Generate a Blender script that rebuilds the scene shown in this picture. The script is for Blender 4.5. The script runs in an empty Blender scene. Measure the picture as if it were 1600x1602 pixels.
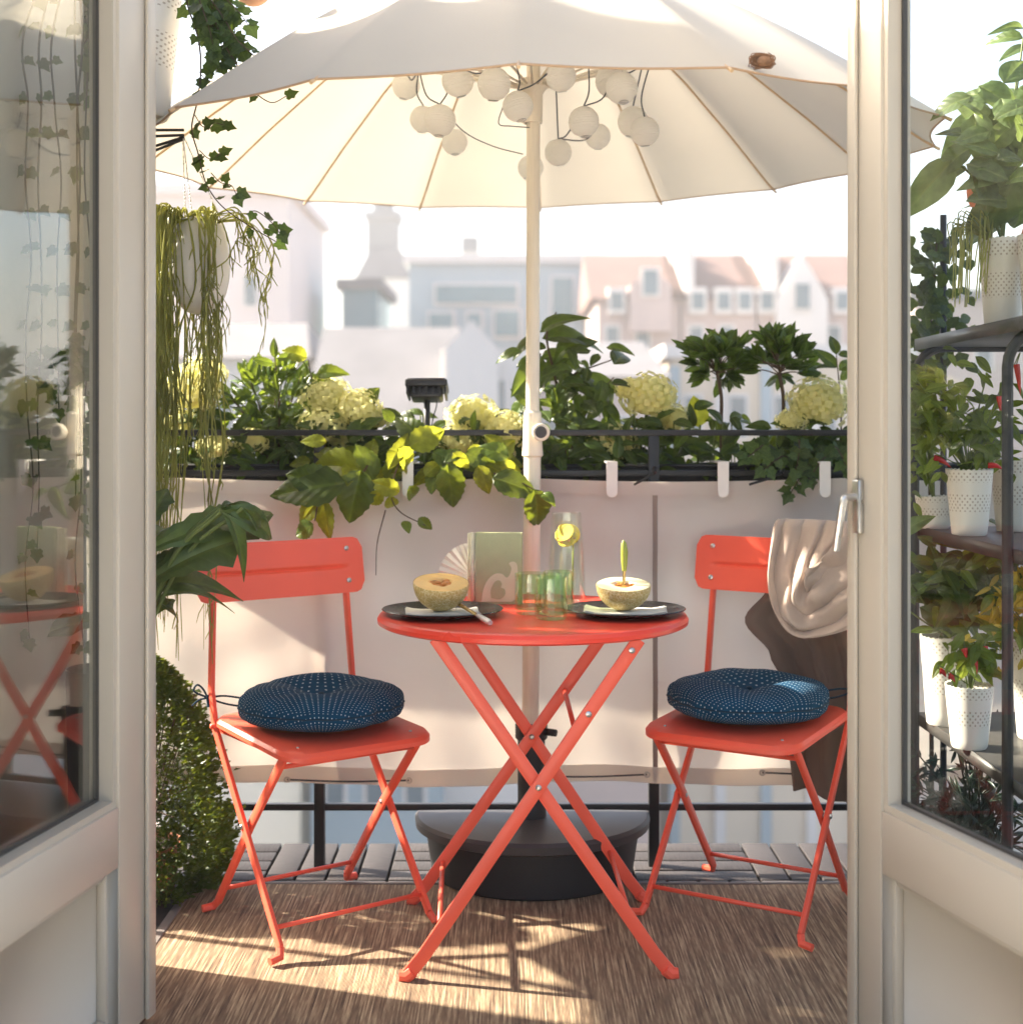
import bpy, bmesh, math, random
from mathutils import Vector, Matrix, Euler
from math import sin, cos, pi, radians, atan2, sqrt

S = bpy.context.scene
COL = S.collection
RND = random.Random(7)
HAZE = 0.0022

# ------------------------------------------------------------------ camera, world, sun, exposure
EYE = 1.09          # eye height; the picture's horizon lies at y = 670 of 1602
FPX = 2160.0        # focal length in photograph pixels


def P(px, py, Y):
    """a real point at depth Y (metres in front of the camera)"""
    return Vector(((px - 800) / FPX * Y, Y, EYE - (py - 670) / FPX * Y))


cam_d = bpy.data.cameras.new('camera')
cam = bpy.data.objects.new('camera', cam_d)
COL.objects.link(cam)
cam.location = (0, 0, EYE)
cam.rotation_euler = (pi / 2, 0, 0)
cam_d.sensor_fit = 'HORIZONTAL'
cam_d.sensor_width = 36
cam_d.lens = 36 * FPX / 1600
cam_d.shift_y = -131 / 1600
cam_d.clip_start = 0.05
cam_d.clip_end = 3000
cam_d.dof.use_dof = True
cam_d.dof.focus_distance = 2.84
cam_d.dof.aperture_fstop = 3.0
S.camera = cam

SUN_TO = Vector((-1.6, 0.53, 1.0)).normalized()      # towards the sun
SUN_EL = math.asin(SUN_TO.z)
SUN_AZ = atan2(SUN_TO.x, SUN_TO.y)
w = bpy.data.worlds.new('World')
S.world = w
w.use_nodes = True
wn = w.node_tree
wn.nodes.clear()
sky = wn.nodes.new('ShaderNodeTexSky')
sky.sky_type = 'NISHITA'
sky.sun_disc = False
sky.sun_elevation = SUN_EL
sky.sun_rotation = SUN_AZ
sky.altitude = 0
sky.air_density = 1.0
sky.dust_density = 5.0
sky.ozone_density = 1.0
bg = wn.nodes.new('ShaderNodeBackground')
bg.inputs['Strength'].default_value = 0.105
wo = wn.nodes.new('ShaderNodeOutputWorld')
wn.links.new(sky.outputs[0], bg.inputs[0])
wn.links.new(bg.outputs[0], wo.inputs[0])

sun_d = bpy.data.lights.new('sun', 'SUN')
sun_d.energy = 4.6
sun_d.angle = radians(1.3)
sun_d.color = (1.0, 0.90, 0.76)
sun = bpy.data.objects.new('sun', sun_d)
COL.objects.link(sun)
sun.rotation_euler = (-SUN_TO).to_track_quat('-Z', 'Y').to_euler()
sun.location = SUN_TO * 30

S.view_settings.view_transform = 'Standard'
S.view_settings.look = 'None'
S.view_settings.exposure = 2.35
S.view_settings.gamma = 1.0
S.view_settings.use_curve_mapping = False
S.render.engine = 'CYCLES'
cy = S.cycles
cy.use_denoising = True
cy.max_bounces = 8
cy.diffuse_bounces = 4
cy.glossy_bounces = 4
cy.transmission_bounces = 8
cy.transparent_max_bounces = 16
cy.volume_bounces = 0
cy.caustics_reflective = False
cy.caustics_refractive = False
cy.sample_clamp_indirect = 6

# ------------------------------------------------------------------ mesh helpers


class MB:
    def __init__(s):
        s.v = []
        s.f = []
        s.uv = None

    def add(s, vs, fs):
        n = len(s.v)
        s.v += [Vector(p) for p in vs]
        s.f += [tuple(i + n for i in f) for f in fs]
        return s

    def box(s, a, b, bev=0.0, M=None):
        x0, y0, z0 = [min(a[i], b[i]) for i in range(3)]
        x1, y1, z1 = [max(a[i], b[i]) for i in range(3)]
        if bev <= 0:
            vs = [(x, y, z) for z in (z0, z1) for (x, y) in ((x0, y0), (x1, y0), (x1, y1), (x0, y1))]
            fs = [(3, 2, 1, 0), (4, 5, 6, 7), (0, 1, 5, 4), (1, 2, 6, 5), (2, 3, 7, 6), (3, 0, 4, 7)]
        else:
            bm = bmesh.new()
            bmesh.ops.create_cube(bm, size=1)
            for v in bm.verts:
                v.co = Vector(((x0 + x1) / 2 + v.co.x * (x1 - x0), (y0 + y1) / 2 + v.co.y * (y1 - y0), (z0 + z1) / 2 + v.co.z * (z1 - z0)))
            bmesh.ops.bevel(bm, geom=list(bm.edges), offset=bev, segments=2, profile=0.5, affect='EDGES')
            vs = [v.co.copy() for v in bm.verts]
            bm.verts.index_update()
            fs = [tuple(v.index for v in f.verts) for f in bm.faces]
            bm.free()
        if M:
            vs = [M @ Vector(p) for p in vs]
        return s.add(vs, fs)

    def tube(s, pts, r, n=8, caps=True, flat=None):
        """pts list of points; r radius or list; flat=(wide, thin) with 'up' hint gives an oval/rect section"""
        pts = [Vector(p) for p in pts]
        m = len(pts)
        rs = r if isinstance(r, (list, tuple)) else [r] * m
        ref = None
        vs = []
        for i, p in enumerate(pts):
            if i == 0:
                t = pts[1] - pts[0]
            elif i == m - 1:
                t = pts[-1] - pts[-2]
            else:
                t = (pts[i + 1] - p).normalized() + (p - pts[i - 1]).normalized()
            if t.length < 1e-9:
                t = Vector((0, 0, 1))
            t.normalize()
            if flat:
                u = Vector(flat[2])
                u = (u - t * u.dot(t)).normalized()
            else:
                if ref is None:
                    ref = Vector((0, 0, 1)) if abs(t.z) < 0.9 else Vector((1, 0, 0))
                u = ref - t * ref.dot(t)
                if u.length < 1e-6:
                    u = t.orthogonal()
                u.normalize()
                ref = u
            b = t.cross(u)
            for k in range(n):
                a = 2 * pi * (k + (0.5 if flat else 0)) / n
                if flat:
                    ca, sa = cos(a), sin(a)
                    e = 0.45
                    cu = math.copysign(abs(ca) ** e, ca)
                    su = math.copysign(abs(sa) ** e, sa)
                    vs.append(p + u * cu * flat[0] + b * su * flat[1])
                else:
                    vs.append(p + (u * cos(a) + b * sin(a)) * rs[i])
        fs = []
        for i in range(m - 1):
            for k in range(n):
                fs.append((i * n + k, i * n + (k + 1) % n, (i + 1) * n + (k + 1) % n, (i + 1) * n + k))
        if caps:
            fs.append(tuple(range(n - 1, -1, -1)))
            fs.append(tuple((m - 1) * n + k for k in range(n)))
        return s.add(vs, fs)

    def lathe(s, prof, n=32, c=(0, 0, 0), a0=0, a1=2 * pi, close=True, fn=None):
        full = abs(a1 - a0 - 2 * pi) < 1e-6
        cols = n if full else n + 1
        vs, fs = [], []
        m = len(prof)
        for k in range(cols):
            a = a0 + (a1 - a0) * k / n
            for (r, z) in prof:
                rr, zz = (fn(r, z, a) if fn else (r, z))
                vs.append((c[0] + rr * cos(a), c[1] + rr * sin(a), c[2] + zz))
        for k in range(n if full else n):
            k2 = (k + 1) % cols
            if not full and k + 1 >= cols:
                break
            for i in range(m - 1):
                q = (k * m + i, k2 * m + i, k2 * m + i + 1, k * m + i + 1)
                fs.append(q)
        s.add(vs, fs)
        return s

    def sheet(s, fn, nu, nv, thick=0.0):
        g = [[Vector(fn(i / nu, j / nv)) for j in range(nv + 1)] for i in range(nu + 1)]
        vs = [p for row in g for p in row]
        w_ = nv + 1
        fs = [(i * w_ + j, (i + 1) * w_ + j, (i + 1) * w_ + j + 1, i * w_ + j + 1) for i in range(nu) for j in range(nv)]
        if thick:
            nrm = [Vector((0, 0, 0)) for _ in vs]
            for f in fs:
                n_ = (vs[f[1]] - vs[f[0]]).cross(vs[f[3]] - vs[f[0]])
                for i in f:
                    nrm[i] += n_
            k = len(vs)
            back = [vs[i] - nrm[i].normalized() * thick for i in range(k)]
            fb = [tuple(i + k for i in reversed(f)) for f in fs]
            side = []
            border = [i * w_ for i in range(nu + 1)] + [nu * w_ + j for j in range(1, nv + 1)] + [i * w_ + nv for i in range(nu - 1, -1, -1)] + [j for j in range(nv - 1, 0, -1)]
            for a, b in zip(border, border[1:] + border[:1]):
                side.append((b, a, a + k, b + k))
            return s.add(vs + back, fs + fb + side)
        return s.add(vs, fs)

    def ball(s, c, r, nu=16, nv=10, sx=1, sy=1, sz=1):
        vs, fs = [], []
        for j in range(nv + 1):
            t = pi * j / nv
            for i in range(nu):
                a = 2 * pi * i / nu
                vs.append((c[0] + r * sx * sin(t) * cos(a), c[1] + r * sy * sin(t) * sin(a), c[2] - r * sz * cos(t)))
        for j in range(nv):
            for i in range(nu):
                fs.append((j * nu + i, j * nu + (i + 1) % nu, (j + 1) * nu + (i + 1) % nu, (j + 1) * nu + i))
        return s.add(vs, fs)

    def prism(s, poly, h0, h1, axes=((1, 0, 0), (0, 1, 0), (0, 0, 1)), o=(0, 0, 0)):
        ax = [Vector(a) for a in axes]
        o = Vector(o)
        n = len(poly)
        vs = [o + ax[0] * x + ax[1] * y + ax[2] * h for h in (h0, h1) for (x, y) in poly]
        fs = [tuple(range(n - 1, -1, -1)), tuple(range(n, 2 * n))]
        fs += [(i, (i + 1) % n, n + (i + 1) % n, n + i) for i in range(n)]
        return s.add(vs, fs)

    def xf(s, M):
        s.v = [M @ v for v in s.v]
        return s

    def mesh(s, name, mat, smooth=True, clean=True, off=None):
        me = bpy.data.meshes.new(name)
        vs = s.v if off is None else [v - off for v in s.v]
        me.from_pydata([tuple(v) for v in vs], [], s.f)
        bm = bmesh.new()
        bm.from_mesh(me)
        if clean:
            bmesh.ops.remove_doubles(bm, verts=bm.verts, dist=1e-6)
            bmesh.ops.recalc_face_normals(bm, faces=bm.faces)
        if smooth:
            for e in bm.edges:
                if len(e.link_faces) == 2 and e.calc_face_angle(0) > 0.6:
                    e.smooth = False
        bm.to_mesh(me)
        bm.free()
        if smooth:
            for p in me.polygons:
                p.use_smooth = True
        if mat:
            me.materials.append(mat)
        return me


def rootloc(o):
    p = Vector((0, 0, 0))
    while o is not None:
        p += o.location
        o = o.parent
    return p


def put(name, me, parent=None, M=None):
    o = bpy.data.objects.new(name, me)
    COL.objects.link(o)
    if parent is not None:
        o.parent = parent
    if M is not None:
        o.matrix_basis = M
    return o


def part(name, mb, mat, parent, world=True, smooth=True, clean=True):
    """mb in world coordinates (world=True) under an unrotated parent, or in the parent's own coordinates"""
    me = mb.mesh(name, mat, smooth, clean, rootloc(parent) if (world and parent is not None) else None)
    return put(name, me, parent)


def tag(o, label=None, cat=None, group=None, kind=None):
    if label:
        o['label'] = label
    if cat:
        o['category'] = cat
    if group:
        o['group'] = group
    if kind:
        o['kind'] = kind
    return o


def thing(name, label, cat, loc=(0, 0, 0), rz=0, group=None):
    o = bpy.data.objects.new(name, None)
    COL.objects.link(o)
    o.empty_display_size = 0.05
    o.location = loc
    o.rotation_euler = (0, 0, rz)
    return tag(o, label, cat, group)


def struct(name, mb, mat, smooth=True):
    return tag(put(name, mb.mesh(name, mat, smooth)), kind='structure')


def copy_tree(o, parent=None):
    c = o.copy()
    COL.objects.link(c)
    if parent is not None:
        c.parent = parent
    for ch in [x for x in KIDS.get(o.name, [])]:
        copy_tree(ch, c)
    return c


KIDS = {}


def index_kids():
    KIDS.clear()
    for o in COL.objects:
        if o.parent:
            KIDS.setdefault(o.parent.name, []).append(o)


def catmull(pts, n=6):
    pts = [Vector(p) for p in pts]
    q = [pts[0] * 2 - pts[1]] + pts + [pts[-1] * 2 - pts[-2]]
    out = []
    for i in range(1, len(q) - 2):
        for k in range(n):
            t = k / n
            a, b, c, d = q[i - 1], q[i], q[i + 1], q[i + 2]
            out.append(0.5 * ((2 * b) + (c - a) * t + (2 * a - 5 * b + 4 * c - d) * t * t + (3 * b - a - 3 * c + d) * t ** 3))
    out.append(pts[-1])
    return out


# ------------------------------------------------------------------ materials


def nodes(name):
    m = bpy.data.materials.new(name)
    m.use_nodes = True
    nt = m.node_tree
    nt.nodes.clear()
    out = nt.nodes.new('ShaderNodeOutputMaterial')
    return m, nt, out


def N(nt, typ, **kw):
    n = nt.nodes.new(typ)
    for k, v in kw.items():
        if k.startswith('i_'):
            n.inputs[k[2:].replace('_', ' ')].default_value = v
        else:
            setattr(n, k, v)
    return n


def scaled(c, k):
    return tuple(min(1, x * k) for x in c[:3]) + (1,)


def vary(nt, col, amt, scale, coord='Object', rnd=0.0, stretch=None, detail=4):
    tc = N(nt, 'ShaderNodeTexCoord')
    src = tc.outputs[coord]
    if stretch:
        mp = N(nt, 'ShaderNodeMapping')
        mp.inputs['Scale'].default_value = stretch
        nt.links.new(src, mp.inputs['Vector'])
        src = mp.outputs[0]
    nz = N(nt, 'ShaderNodeTexNoise')
    nz.inputs['Scale'].default_value = scale
    nz.inputs['Detail'].default_value = detail
    nt.links.new(src, nz.inputs['Vector'])
    rp = N(nt, 'ShaderNodeValToRGB')
    rp.color_ramp.elements[0].position = 0.3
    rp.color_ramp.elements[1].position = 0.7
    rp.color_ramp.elements[0].color = scaled(col, 1 - amt)
    rp.color_ramp.elements[1].color = scaled(col, 1 + amt)
    nt.links.new(nz.outputs['Fac'], rp.inputs['Fac'])
    out = rp.outputs['Color']
    if rnd:
        oi = N(nt, 'ShaderNodeObjectInfo')
        mr = N(nt, 'ShaderNodeMapRange')
        mr.inputs['To Min'].default_value = 1 - rnd
        mr.inputs['To Max'].default_value = 1 + rnd
        nt.links.new(oi.outputs['Random'], mr.inputs['Value'])
        mx = N(nt, 'ShaderNodeMix', data_type='RGBA', blend_type='MULTIPLY')
        mx.inputs['Factor'].default_value = 1
        nt.links.new(out, mx.inputs['A'])
        nt.links.new(mr.outputs['Result'], mx.inputs['B'])
        out = mx.outputs['Result']
    return out, nz, src


def bump(nt, h, strength, dist=0.002):
    b = N(nt, 'ShaderNodeBump')
    b.inputs['Strength'].default_value = strength
    b.inputs['Distance'].default_value = dist
    nt.links.new(h, b.inputs['Height'])
    return b.outputs['Normal']


def solid(name, col, rough=0.5, amt=0.06, scale=8, spec=0.5, metal=0, rnd=0, bump_s=0.0, bump_scale=200, coat=0, stretch=None, coord='Object', bdist=0.001):
    m, nt, out = nodes(name)
    p = N(nt, 'ShaderNodeBsdfPrincipled')
    c, nz, src = vary(nt, col, amt, scale, rnd=rnd, stretch=stretch, coord=coord)
    nt.links.new(c, p.inputs['Base Color'])
    mr = N(nt, 'ShaderNodeMapRange')
    mr.inputs['To Min'].default_value = max(0.02, rough - 0.08)
    mr.inputs['To Max'].default_value = min(1, rough + 0.08)
    nt.links.new(nz.outputs['Fac'], mr.inputs['Value'])
    nt.links.new(mr.outputs['Result'], p.inputs['Roughness'])
    p.inputs['Metallic'].default_value = metal
    p.inputs['Specular IOR Level'].default_value = spec
    p.inputs['Coat Weight'].default_value = coat
    p.inputs['Coat Roughness'].default_value = 0.15
    if bump_s:
        n2 = N(nt, 'ShaderNodeTexNoise')
        n2.inputs['Scale'].default_value = bump_scale
        n2.inputs['Detail'].default_value = 3
        nt.links.new(src, n2.inputs['Vector'])
        nt.links.new(bump(nt, n2.outputs['Fac'], bump_s, bdist), p.inputs['Normal'])
    nt.links.new(p.outputs[0], out.inputs[0])
    return m


def leafmat(name, col, trans, tcol=None, rough=0.4, rnd=0.35, amt=0.25, scale=40, veins=0.0):
    m, nt, out = nodes(name)
    p = N(nt, 'ShaderNodeBsdfPrincipled')
    c, nz, src = vary(nt, col, amt, scale if not veins else 5, rnd=rnd)
    p.inputs['Roughness'].default_value = rough
    p.inputs['Specular IOR Level'].default_value = 0.4
    t = N(nt, 'ShaderNodeBsdfTranslucent')
    c2, _, _ = vary(nt, tcol or (col[0] * 2.4, col[1] * 2.2, col[2] * 0.9), amt, scale if not veins else 5, rnd=rnd)
    if veins:
        # midrib and side veins in the leaf's own coordinates
        tc = N(nt, 'ShaderNodeTexCoord')
        sp = N(nt, 'ShaderNodeSeparateXYZ')
        nt.links.new(tc.outputs['Object'], sp.inputs[0])
        ax = N(nt, 'ShaderNodeMath', operation='ABSOLUTE')
        nt.links.new(sp.outputs['X'], ax.inputs[0])
        mid = N(nt, 'ShaderNodeMapRange')
        mid.inputs['From Min'].default_value = 0.012
        mid.inputs['From Max'].default_value = 0.035
        mid.inputs['To Min'].default_value = 1
        mid.inputs['To Max'].default_value = 0
        nt.links.new(ax.outputs[0], mid.inputs['Value'])
        sl_ = N(nt, 'ShaderNodeMath', operation='MULTIPLY_ADD')
        sl_.inputs[1].default_value = -1.0
        nt.links.new(ax.outputs[0], sl_.inputs[0])
        nt.links.new(sp.outputs['Y'], sl_.inputs[2])
        fq = N(nt, 'ShaderNodeMath', operation='MULTIPLY')
        fq.inputs[1].default_value = 6
        nt.links.new(sl_.outputs[0], fq.inputs[0])
        pp = N(nt, 'ShaderNodeMath', operation='PINGPONG')
        pp.inputs[1].default_value = 0.5
        nt.links.new(fq.outputs[0], pp.inputs[0])
        sv = N(nt, 'ShaderNodeMapRange')
        sv.inputs['From Min'].default_value = 0.03
        sv.inputs['From Max'].default_value = 0.12
        sv.inputs['To Min'].default_value = 0.3
        sv.inputs['To Max'].default_value = 0
        nt.links.new(pp.outputs[0], sv.inputs['Value'])
        mxv = N(nt, 'ShaderNodeMath', operation='MAXIMUM')
        nt.links.new(mid.outputs['Result'], mxv.inputs[0])
        nt.links.new(sv.outputs['Result'], mxv.inputs[1])
        am = N(nt, 'ShaderNodeMath', operation='MULTIPLY')
        am.inputs[1].default_value = veins
        nt.links.new(mxv.outputs[0], am.inputs[0])
        mk = N(nt, 'ShaderNodeMix', data_type='RGBA')
        nt.links.new(am.outputs[0], mk.inputs['Factor'])
        nt.links.new(c, mk.inputs['A'])
        mk.inputs['B'].default_value = (min(1, col[0] * 3 + .04), min(1, col[1] * 2.4 + .04), col[2] * 2.5 + .01, 1)
        c = mk.outputs['Result']
        nt.links.new(bump(nt, pp.outputs[0], 0.14, 0.015), p.inputs['Normal'])
    nt.links.new(c, p.inputs['Base Color'])
    nt.links.new(c2, t.inputs['Color'])
    mx = N(nt, 'ShaderNodeMixShader')
    mx.inputs[0].default_value = trans
    nt.links.new(p.outputs[0], mx.inputs[1])
    nt.links.new(t.outputs[0], mx.inputs[2])
    nt.links.new(mx.outputs[0], out.inputs[0])
    return m


def cloth(name, col, trans=0.0, tcol=None, weave=600, bump_s=0.15, amt=0.04, scale=5, sheen=0.1):
    m, nt, out = nodes(name)
    p = N(nt, 'ShaderNodeBsdfPrincipled')
    c, nz, src = vary(nt, col, amt, scale)
    nt.links.new(c, p.inputs['Base Color'])
    p.inputs['Roughness'].default_value = 0.9
    p.inputs['Specular IOR Level'].default_value = 0.15
    p.inputs['Sheen Weight'].default_value = sheen
    n2 = N(nt, 'ShaderNodeTexNoise')
    n2.inputs['Scale'].default_value = weave
    nt.links.new(src, n2.inputs['Vector'])
    nrm = bump(nt, n2.outputs['Fac'], bump_s, 0.001)
    nt.links.new(nrm, p.inputs['Normal'])
    last = p.outputs[0]
    if trans:
        t = N(nt, 'ShaderNodeBsdfTranslucent')
        c2, _, _ = vary(nt, tcol or col, amt, scale)
        nt.links.new(c2, t.inputs['Color'])
        mx = N(nt, 'ShaderNodeMixShader')
        mx.inputs[0].default_value = trans
        nt.links.new(last, mx.inputs[1])
        nt.links.new(t.outputs[0], mx.inputs[2])
        last = mx.outputs[0]
    nt.links.new(last, out.inputs[0])
    return m


def paneglass(name, ior=1.9, tint=(0.86, 0.9, 0.88)):
    """thin double glazing: mirror reflection by Fresnel, the rest straight through"""
    m, nt, out = nodes(name)
    g = N(nt, 'ShaderNodeBsdfGlossy')
    g.inputs['Roughness'].default_value = 0.0
    g.inputs['Color'].default_value = (1, 1, 1, 1)
    t = N(nt, 'ShaderNodeBsdfTransparent')
    t.inputs['Color'].default_value = (*tint, 1)
    # Schlick reflectance, alike from both sides
    ge = N(nt, 'ShaderNodeNewGeometry')
    dp = N(nt, 'ShaderNodeVectorMath', operation='DOT_PRODUCT')
    nt.links.new(ge.outputs['Incoming'], dp.inputs[0])
    nt.links.new(ge.outputs['Normal'], dp.inputs[1])
    ab = N(nt, 'ShaderNodeMath', operation='ABSOLUTE')
    nt.links.new(dp.outputs['Value'], ab.inputs[0])
    om = N(nt, 'ShaderNodeMath', operation='SUBTRACT')
    om.inputs[0].default_value = 1
    nt.links.new(ab.outputs[0], om.inputs[1])
    pw = N(nt, 'ShaderNodeMath', operation='POWER')
    pw.inputs[1].default_value = 5
    nt.links.new(om.outputs[0], pw.inputs[0])
    fr = N(nt, 'ShaderNodeMapRange')
    fr.inputs['To Min'].default_value = ((ior - 1) / (ior + 1)) ** 2
    nt.links.new(pw.outputs[0], fr.inputs['Value'])
    tc = N(nt, 'ShaderNodeTexCoord')
    nz = N(nt, 'ShaderNodeTexNoise')
    nz.inputs['Scale'].default_value = 2.5
    nt.links.new(tc.outputs['Object'], nz.inputs['Vector'])
    nt.links.new(bump(nt, nz.outputs['Fac'], 0.03, 0.02), g.inputs['Normal'])
    mx = N(nt, 'ShaderNodeMixShader')
    nt.links.new(fr.outputs[0], mx.inputs[0])
    nt.links.new(t.outputs[0], mx.inputs[1])
    nt.links.new(g.outputs[0], mx.inputs[2])
    nt.links.new(mx.outputs[0], out.inputs[0])
    return m


def glassmat(name, col, rough=0.02, ior=1.45):
    m, nt, out = nodes(name)
    p = N(nt, 'ShaderNodeBsdfPrincipled')
    p.inputs['Base Color'].default_value = (*col, 1)
    p.inputs['Roughness'].default_value = rough
    p.inputs['IOR'].default_value = ior
    p.inputs['Transmission Weight'].default_value = 1
    nt.links.new(p.outputs[0], out.inputs[0])
    return m


def rugmat():
    m, nt, out = nodes('rug weave')
    p = N(nt, 'ShaderNodeBsdfPrincipled')
    tc = N(nt, 'ShaderNodeTexCoord')
    # separate yarns run away from the camera, each with its own tone and with light and dark lengths
    sp = N(nt, 'ShaderNodeSeparateXYZ')
    nt.links.new(tc.outputs['Object'], sp.inputs[0])
    m1 = N(nt, 'ShaderNodeMath', operation='MULTIPLY')
    m1.inputs[1].default_value = 340
    nt.links.new(sp.outputs['X'], m1.inputs[0])
    fl = N(nt, 'ShaderNodeMath', operation='FLOOR')
    nt.links.new(m1.outputs[0], fl.inputs[0])
    m2 = N(nt, 'ShaderNodeMath', operation='MULTIPLY')
    m2.inputs[1].default_value = 7.31
    nt.links.new(fl.outputs[0], m2.inputs[0])
    m3 = N(nt, 'ShaderNodeMath', operation='MULTIPLY')
    m3.inputs[1].default_value = 5.5
    nt.links.new(sp.outputs['Y'], m3.inputs[0])
    cb = N(nt, 'ShaderNodeCombineXYZ')
    nt.links.new(m2.outputs[0], cb.inputs[0])
    nt.links.new(m3.outputs[0], cb.inputs[1])
    n1 = N(nt, 'ShaderNodeTexNoise')
    n1.inputs['Scale'].default_value = 1
    n1.inputs['Detail'].default_value = 3
    n1.inputs['Roughness'].default_value = 0.6
    nt.links.new(cb.outputs[0], n1.inputs['Vector'])
    rp = N(nt, 'ShaderNodeValToRGB')
    e = rp.color_ramp.elements
    e[0].position = 0.30
    e[0].color = (0.105, 0.070, 0.048, 1)
    e[1].position = 0.70
    e[1].color = (0.58, 0.45, 0.28, 1)
    x = e.new(0.5)
    x.color = (0.265, 0.185, 0.115, 1)
    nt.links.new(n1.outputs['Fac'], rp.inputs['Fac'])
    nt.links.new(rp.outputs[0], p.inputs['Base Color'])
    p.inputs['Roughness'].default_value = 0.85
    p.inputs['Specular IOR Level'].default_value = 0.2
    wv = N(nt, 'ShaderNodeTexWave', wave_type='BANDS', bands_direction='X')
    wv.inputs['Scale'].default_value = 120
    wv.inputs['Distortion'].default_value = 0.4
    nt.links.new(tc.outputs['Object'], wv.inputs['Vector'])
    ad = N(nt, 'ShaderNodeMath', operation='ADD')
    nt.links.new(wv.outputs['Fac'], ad.inputs[0])
    nt.links.new(n1.outputs['Fac'], ad.inputs[1])
    nt.links.new(bump(nt, ad.outputs[0], 0.4, 0.002), p.inputs['Normal'])
    nt.links.new(p.outputs[0], out.inputs[0])
    return m


def dotcloth():
    m, nt, out = nodes('dotted navy cotton')
    p = N(nt, 'ShaderNodeBsdfPrincipled')
    uv = N(nt, 'ShaderNodeUVMap')
    mp = N(nt, 'ShaderNodeMapping')
    mp.inputs['Rotation'].default_value = (0, 0, radians(28))
    mp.inputs['Scale'].default_value = (88, 88, 1)
    nt.links.new(uv.outputs[0], mp.inputs['Vector'])
    fr = N(nt, 'ShaderNodeVectorMath', operation='FRACTION')
    nt.links.new(mp.outputs[0], fr.inputs[0])
    sb = N(nt, 'ShaderNodeVectorMath', operation='SUBTRACT')
    sb.inputs[1].default_value = (0.5, 0.5, 0)
    nt.links.new(fr.outputs[0], sb.inputs[0])
    ln = N(nt, 'ShaderNodeVectorMath', operation='LENGTH')
    nt.links.new(sb.outputs[0], ln.inputs[0])
    mr = N(nt, 'ShaderNodeMapRange')
    mr.inputs['From Min'].default_value = 0.11
    mr.inputs['From Max'].default_value = 0.165
    mr.inputs['To Min'].default_value = 1
    mr.inputs['To Max'].default_value = 0
    nt.links.new(ln.outputs['Value'], mr.inputs['Value'])
    c, nz, src = vary(nt, (0.004, 0.048, 0.105), 0.18, 25)
    mx = N(nt, 'ShaderNodeMix', data_type='RGBA')
    nt.links.new(mr.outputs['Result'], mx.inputs['Factor'])
    nt.links.new(c, mx.inputs['A'])
    mx.inputs['B'].default_value = (0.42, 0.52, 0.56, 1)
    nt.links.new(mx.outputs['Result'], p.inputs['Base Color'])
    p.inputs['Roughness'].default_value = 0.85
    p.inputs['Specular IOR Level'].default_value = 0.2
    n2 = N(nt, 'ShaderNodeTexNoise')
    n2.inputs['Scale'].default_value = 45
    n2.inputs['Detail'].default_value = 4
    nt.links.new(src, n2.inputs['Vector'])
    nt.links.new(bump(nt, n2.outputs['Fac'], 0.35, 0.006), p.inputs['Normal'])
    nt.links.new(p.outputs[0], out.inputs[0])
    return m


def slatmat():
    m, nt, out = nodes('grey stained slats')
    p = N(nt, 'ShaderNodeBsdfPrincipled')
    c, nz, src = vary(nt, (0.044, 0.038, 0.037), 0.3, 6, rnd=0.18, stretch=(4, 40, 4))
    nt.links.new(c, p.inputs['Base Color'])
    p.inputs['Roughness'].default_value = 0.65
    p.inputs['Specular IOR Level'].default_value = 0.3
    nt.links.new(bump(nt, nz.outputs['Fac'], 0.25, 0.002), p.inputs['Normal'])
    nt.links.new(p.outputs[0], out.inputs[0])
    return m


M_CORAL = solid('coral powder coat', (0.93, 0.125, 0.068), 0.34, 0.04, 6, bump_s=0.06, bump_scale=900, rnd=0.0, spec=0.45)
M_TOPCORAL = solid('coral tabletop coat', (0.86, 0.066, 0.036), 0.30, 0.05, 5, bump_s=0.05, bump_scale=700, spec=0.5)
M_STEEL = solid('brushed steel', (0.55, 0.55, 0.54), 0.3, 0.08, 60, metal=1)
M_DOOR = solid('cream door paint', (0.53, 0.475, 0.385), 0.38, 0.025, 3, bump_s=0.05, bump_scale=90, spec=0.5)
M_GLASS = paneglass('reflective door glass', 2.05, (0.88, 0.90, 0.87))
M_GLASS2 = paneglass('clear door glass', 1.2, (0.94, 0.96, 0.95))
M_SEAL = solid('dark glazing seal', (0.05, 0.045, 0.04), 0.5)
M_RUG = rugmat()
M_RUGEDGE = cloth('grey rug binding', (0.16, 0.135, 0.12))
M_SLAT = slatmat()
M_SLAB = solid('dark balcony slab', (0.06, 0.058, 0.056), 0.8, 0.2, 10)
M_BLACK = solid('black painted metal', (0.018, 0.018, 0.02), 0.42, 0.15, 20)
M_BASE = solid('black umbrella base plastic', (0.018, 0.018, 0.02), 0.55, 0.15, 14, bump_s=0.15, bump_scale=300)
M_LID = solid('grey base lid', (0.050, 0.047, 0.048), 0.5, 0.12, 14, bump_s=0.1, bump_scale=300)
M_POLE = solid('pale ash pole paint', (0.82, 0.74, 0.60), 0.35, 0.04, 9, stretch=(30, 30, 2))
M_RIB = solid('rib wood', (0.58, 0.40, 0.22), 0.5, 0.1, 30)
M_CANOPY = cloth('cream canopy cotton', (0.60, 0.54, 0.435), 0.15, (0.86, 0.78, 0.64), weave=900, bump_s=0.08, scale=3)
M_HEM = cloth('brown canopy piping', (0.46, 0.31, 0.19))
M_BANNER = cloth('pinkish balcony screen cloth', (0.84, 0.81, 0.775), 0.5, (0.90, 0.845, 0.775), weave=1200, bump_s=0.06, scale=2)
M_PAPER = cloth('white lantern paper', (0.93, 0.92, 0.88), 0.5, (0.96, 0.94, 0.88), weave=300, bump_s=0.1)
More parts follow.
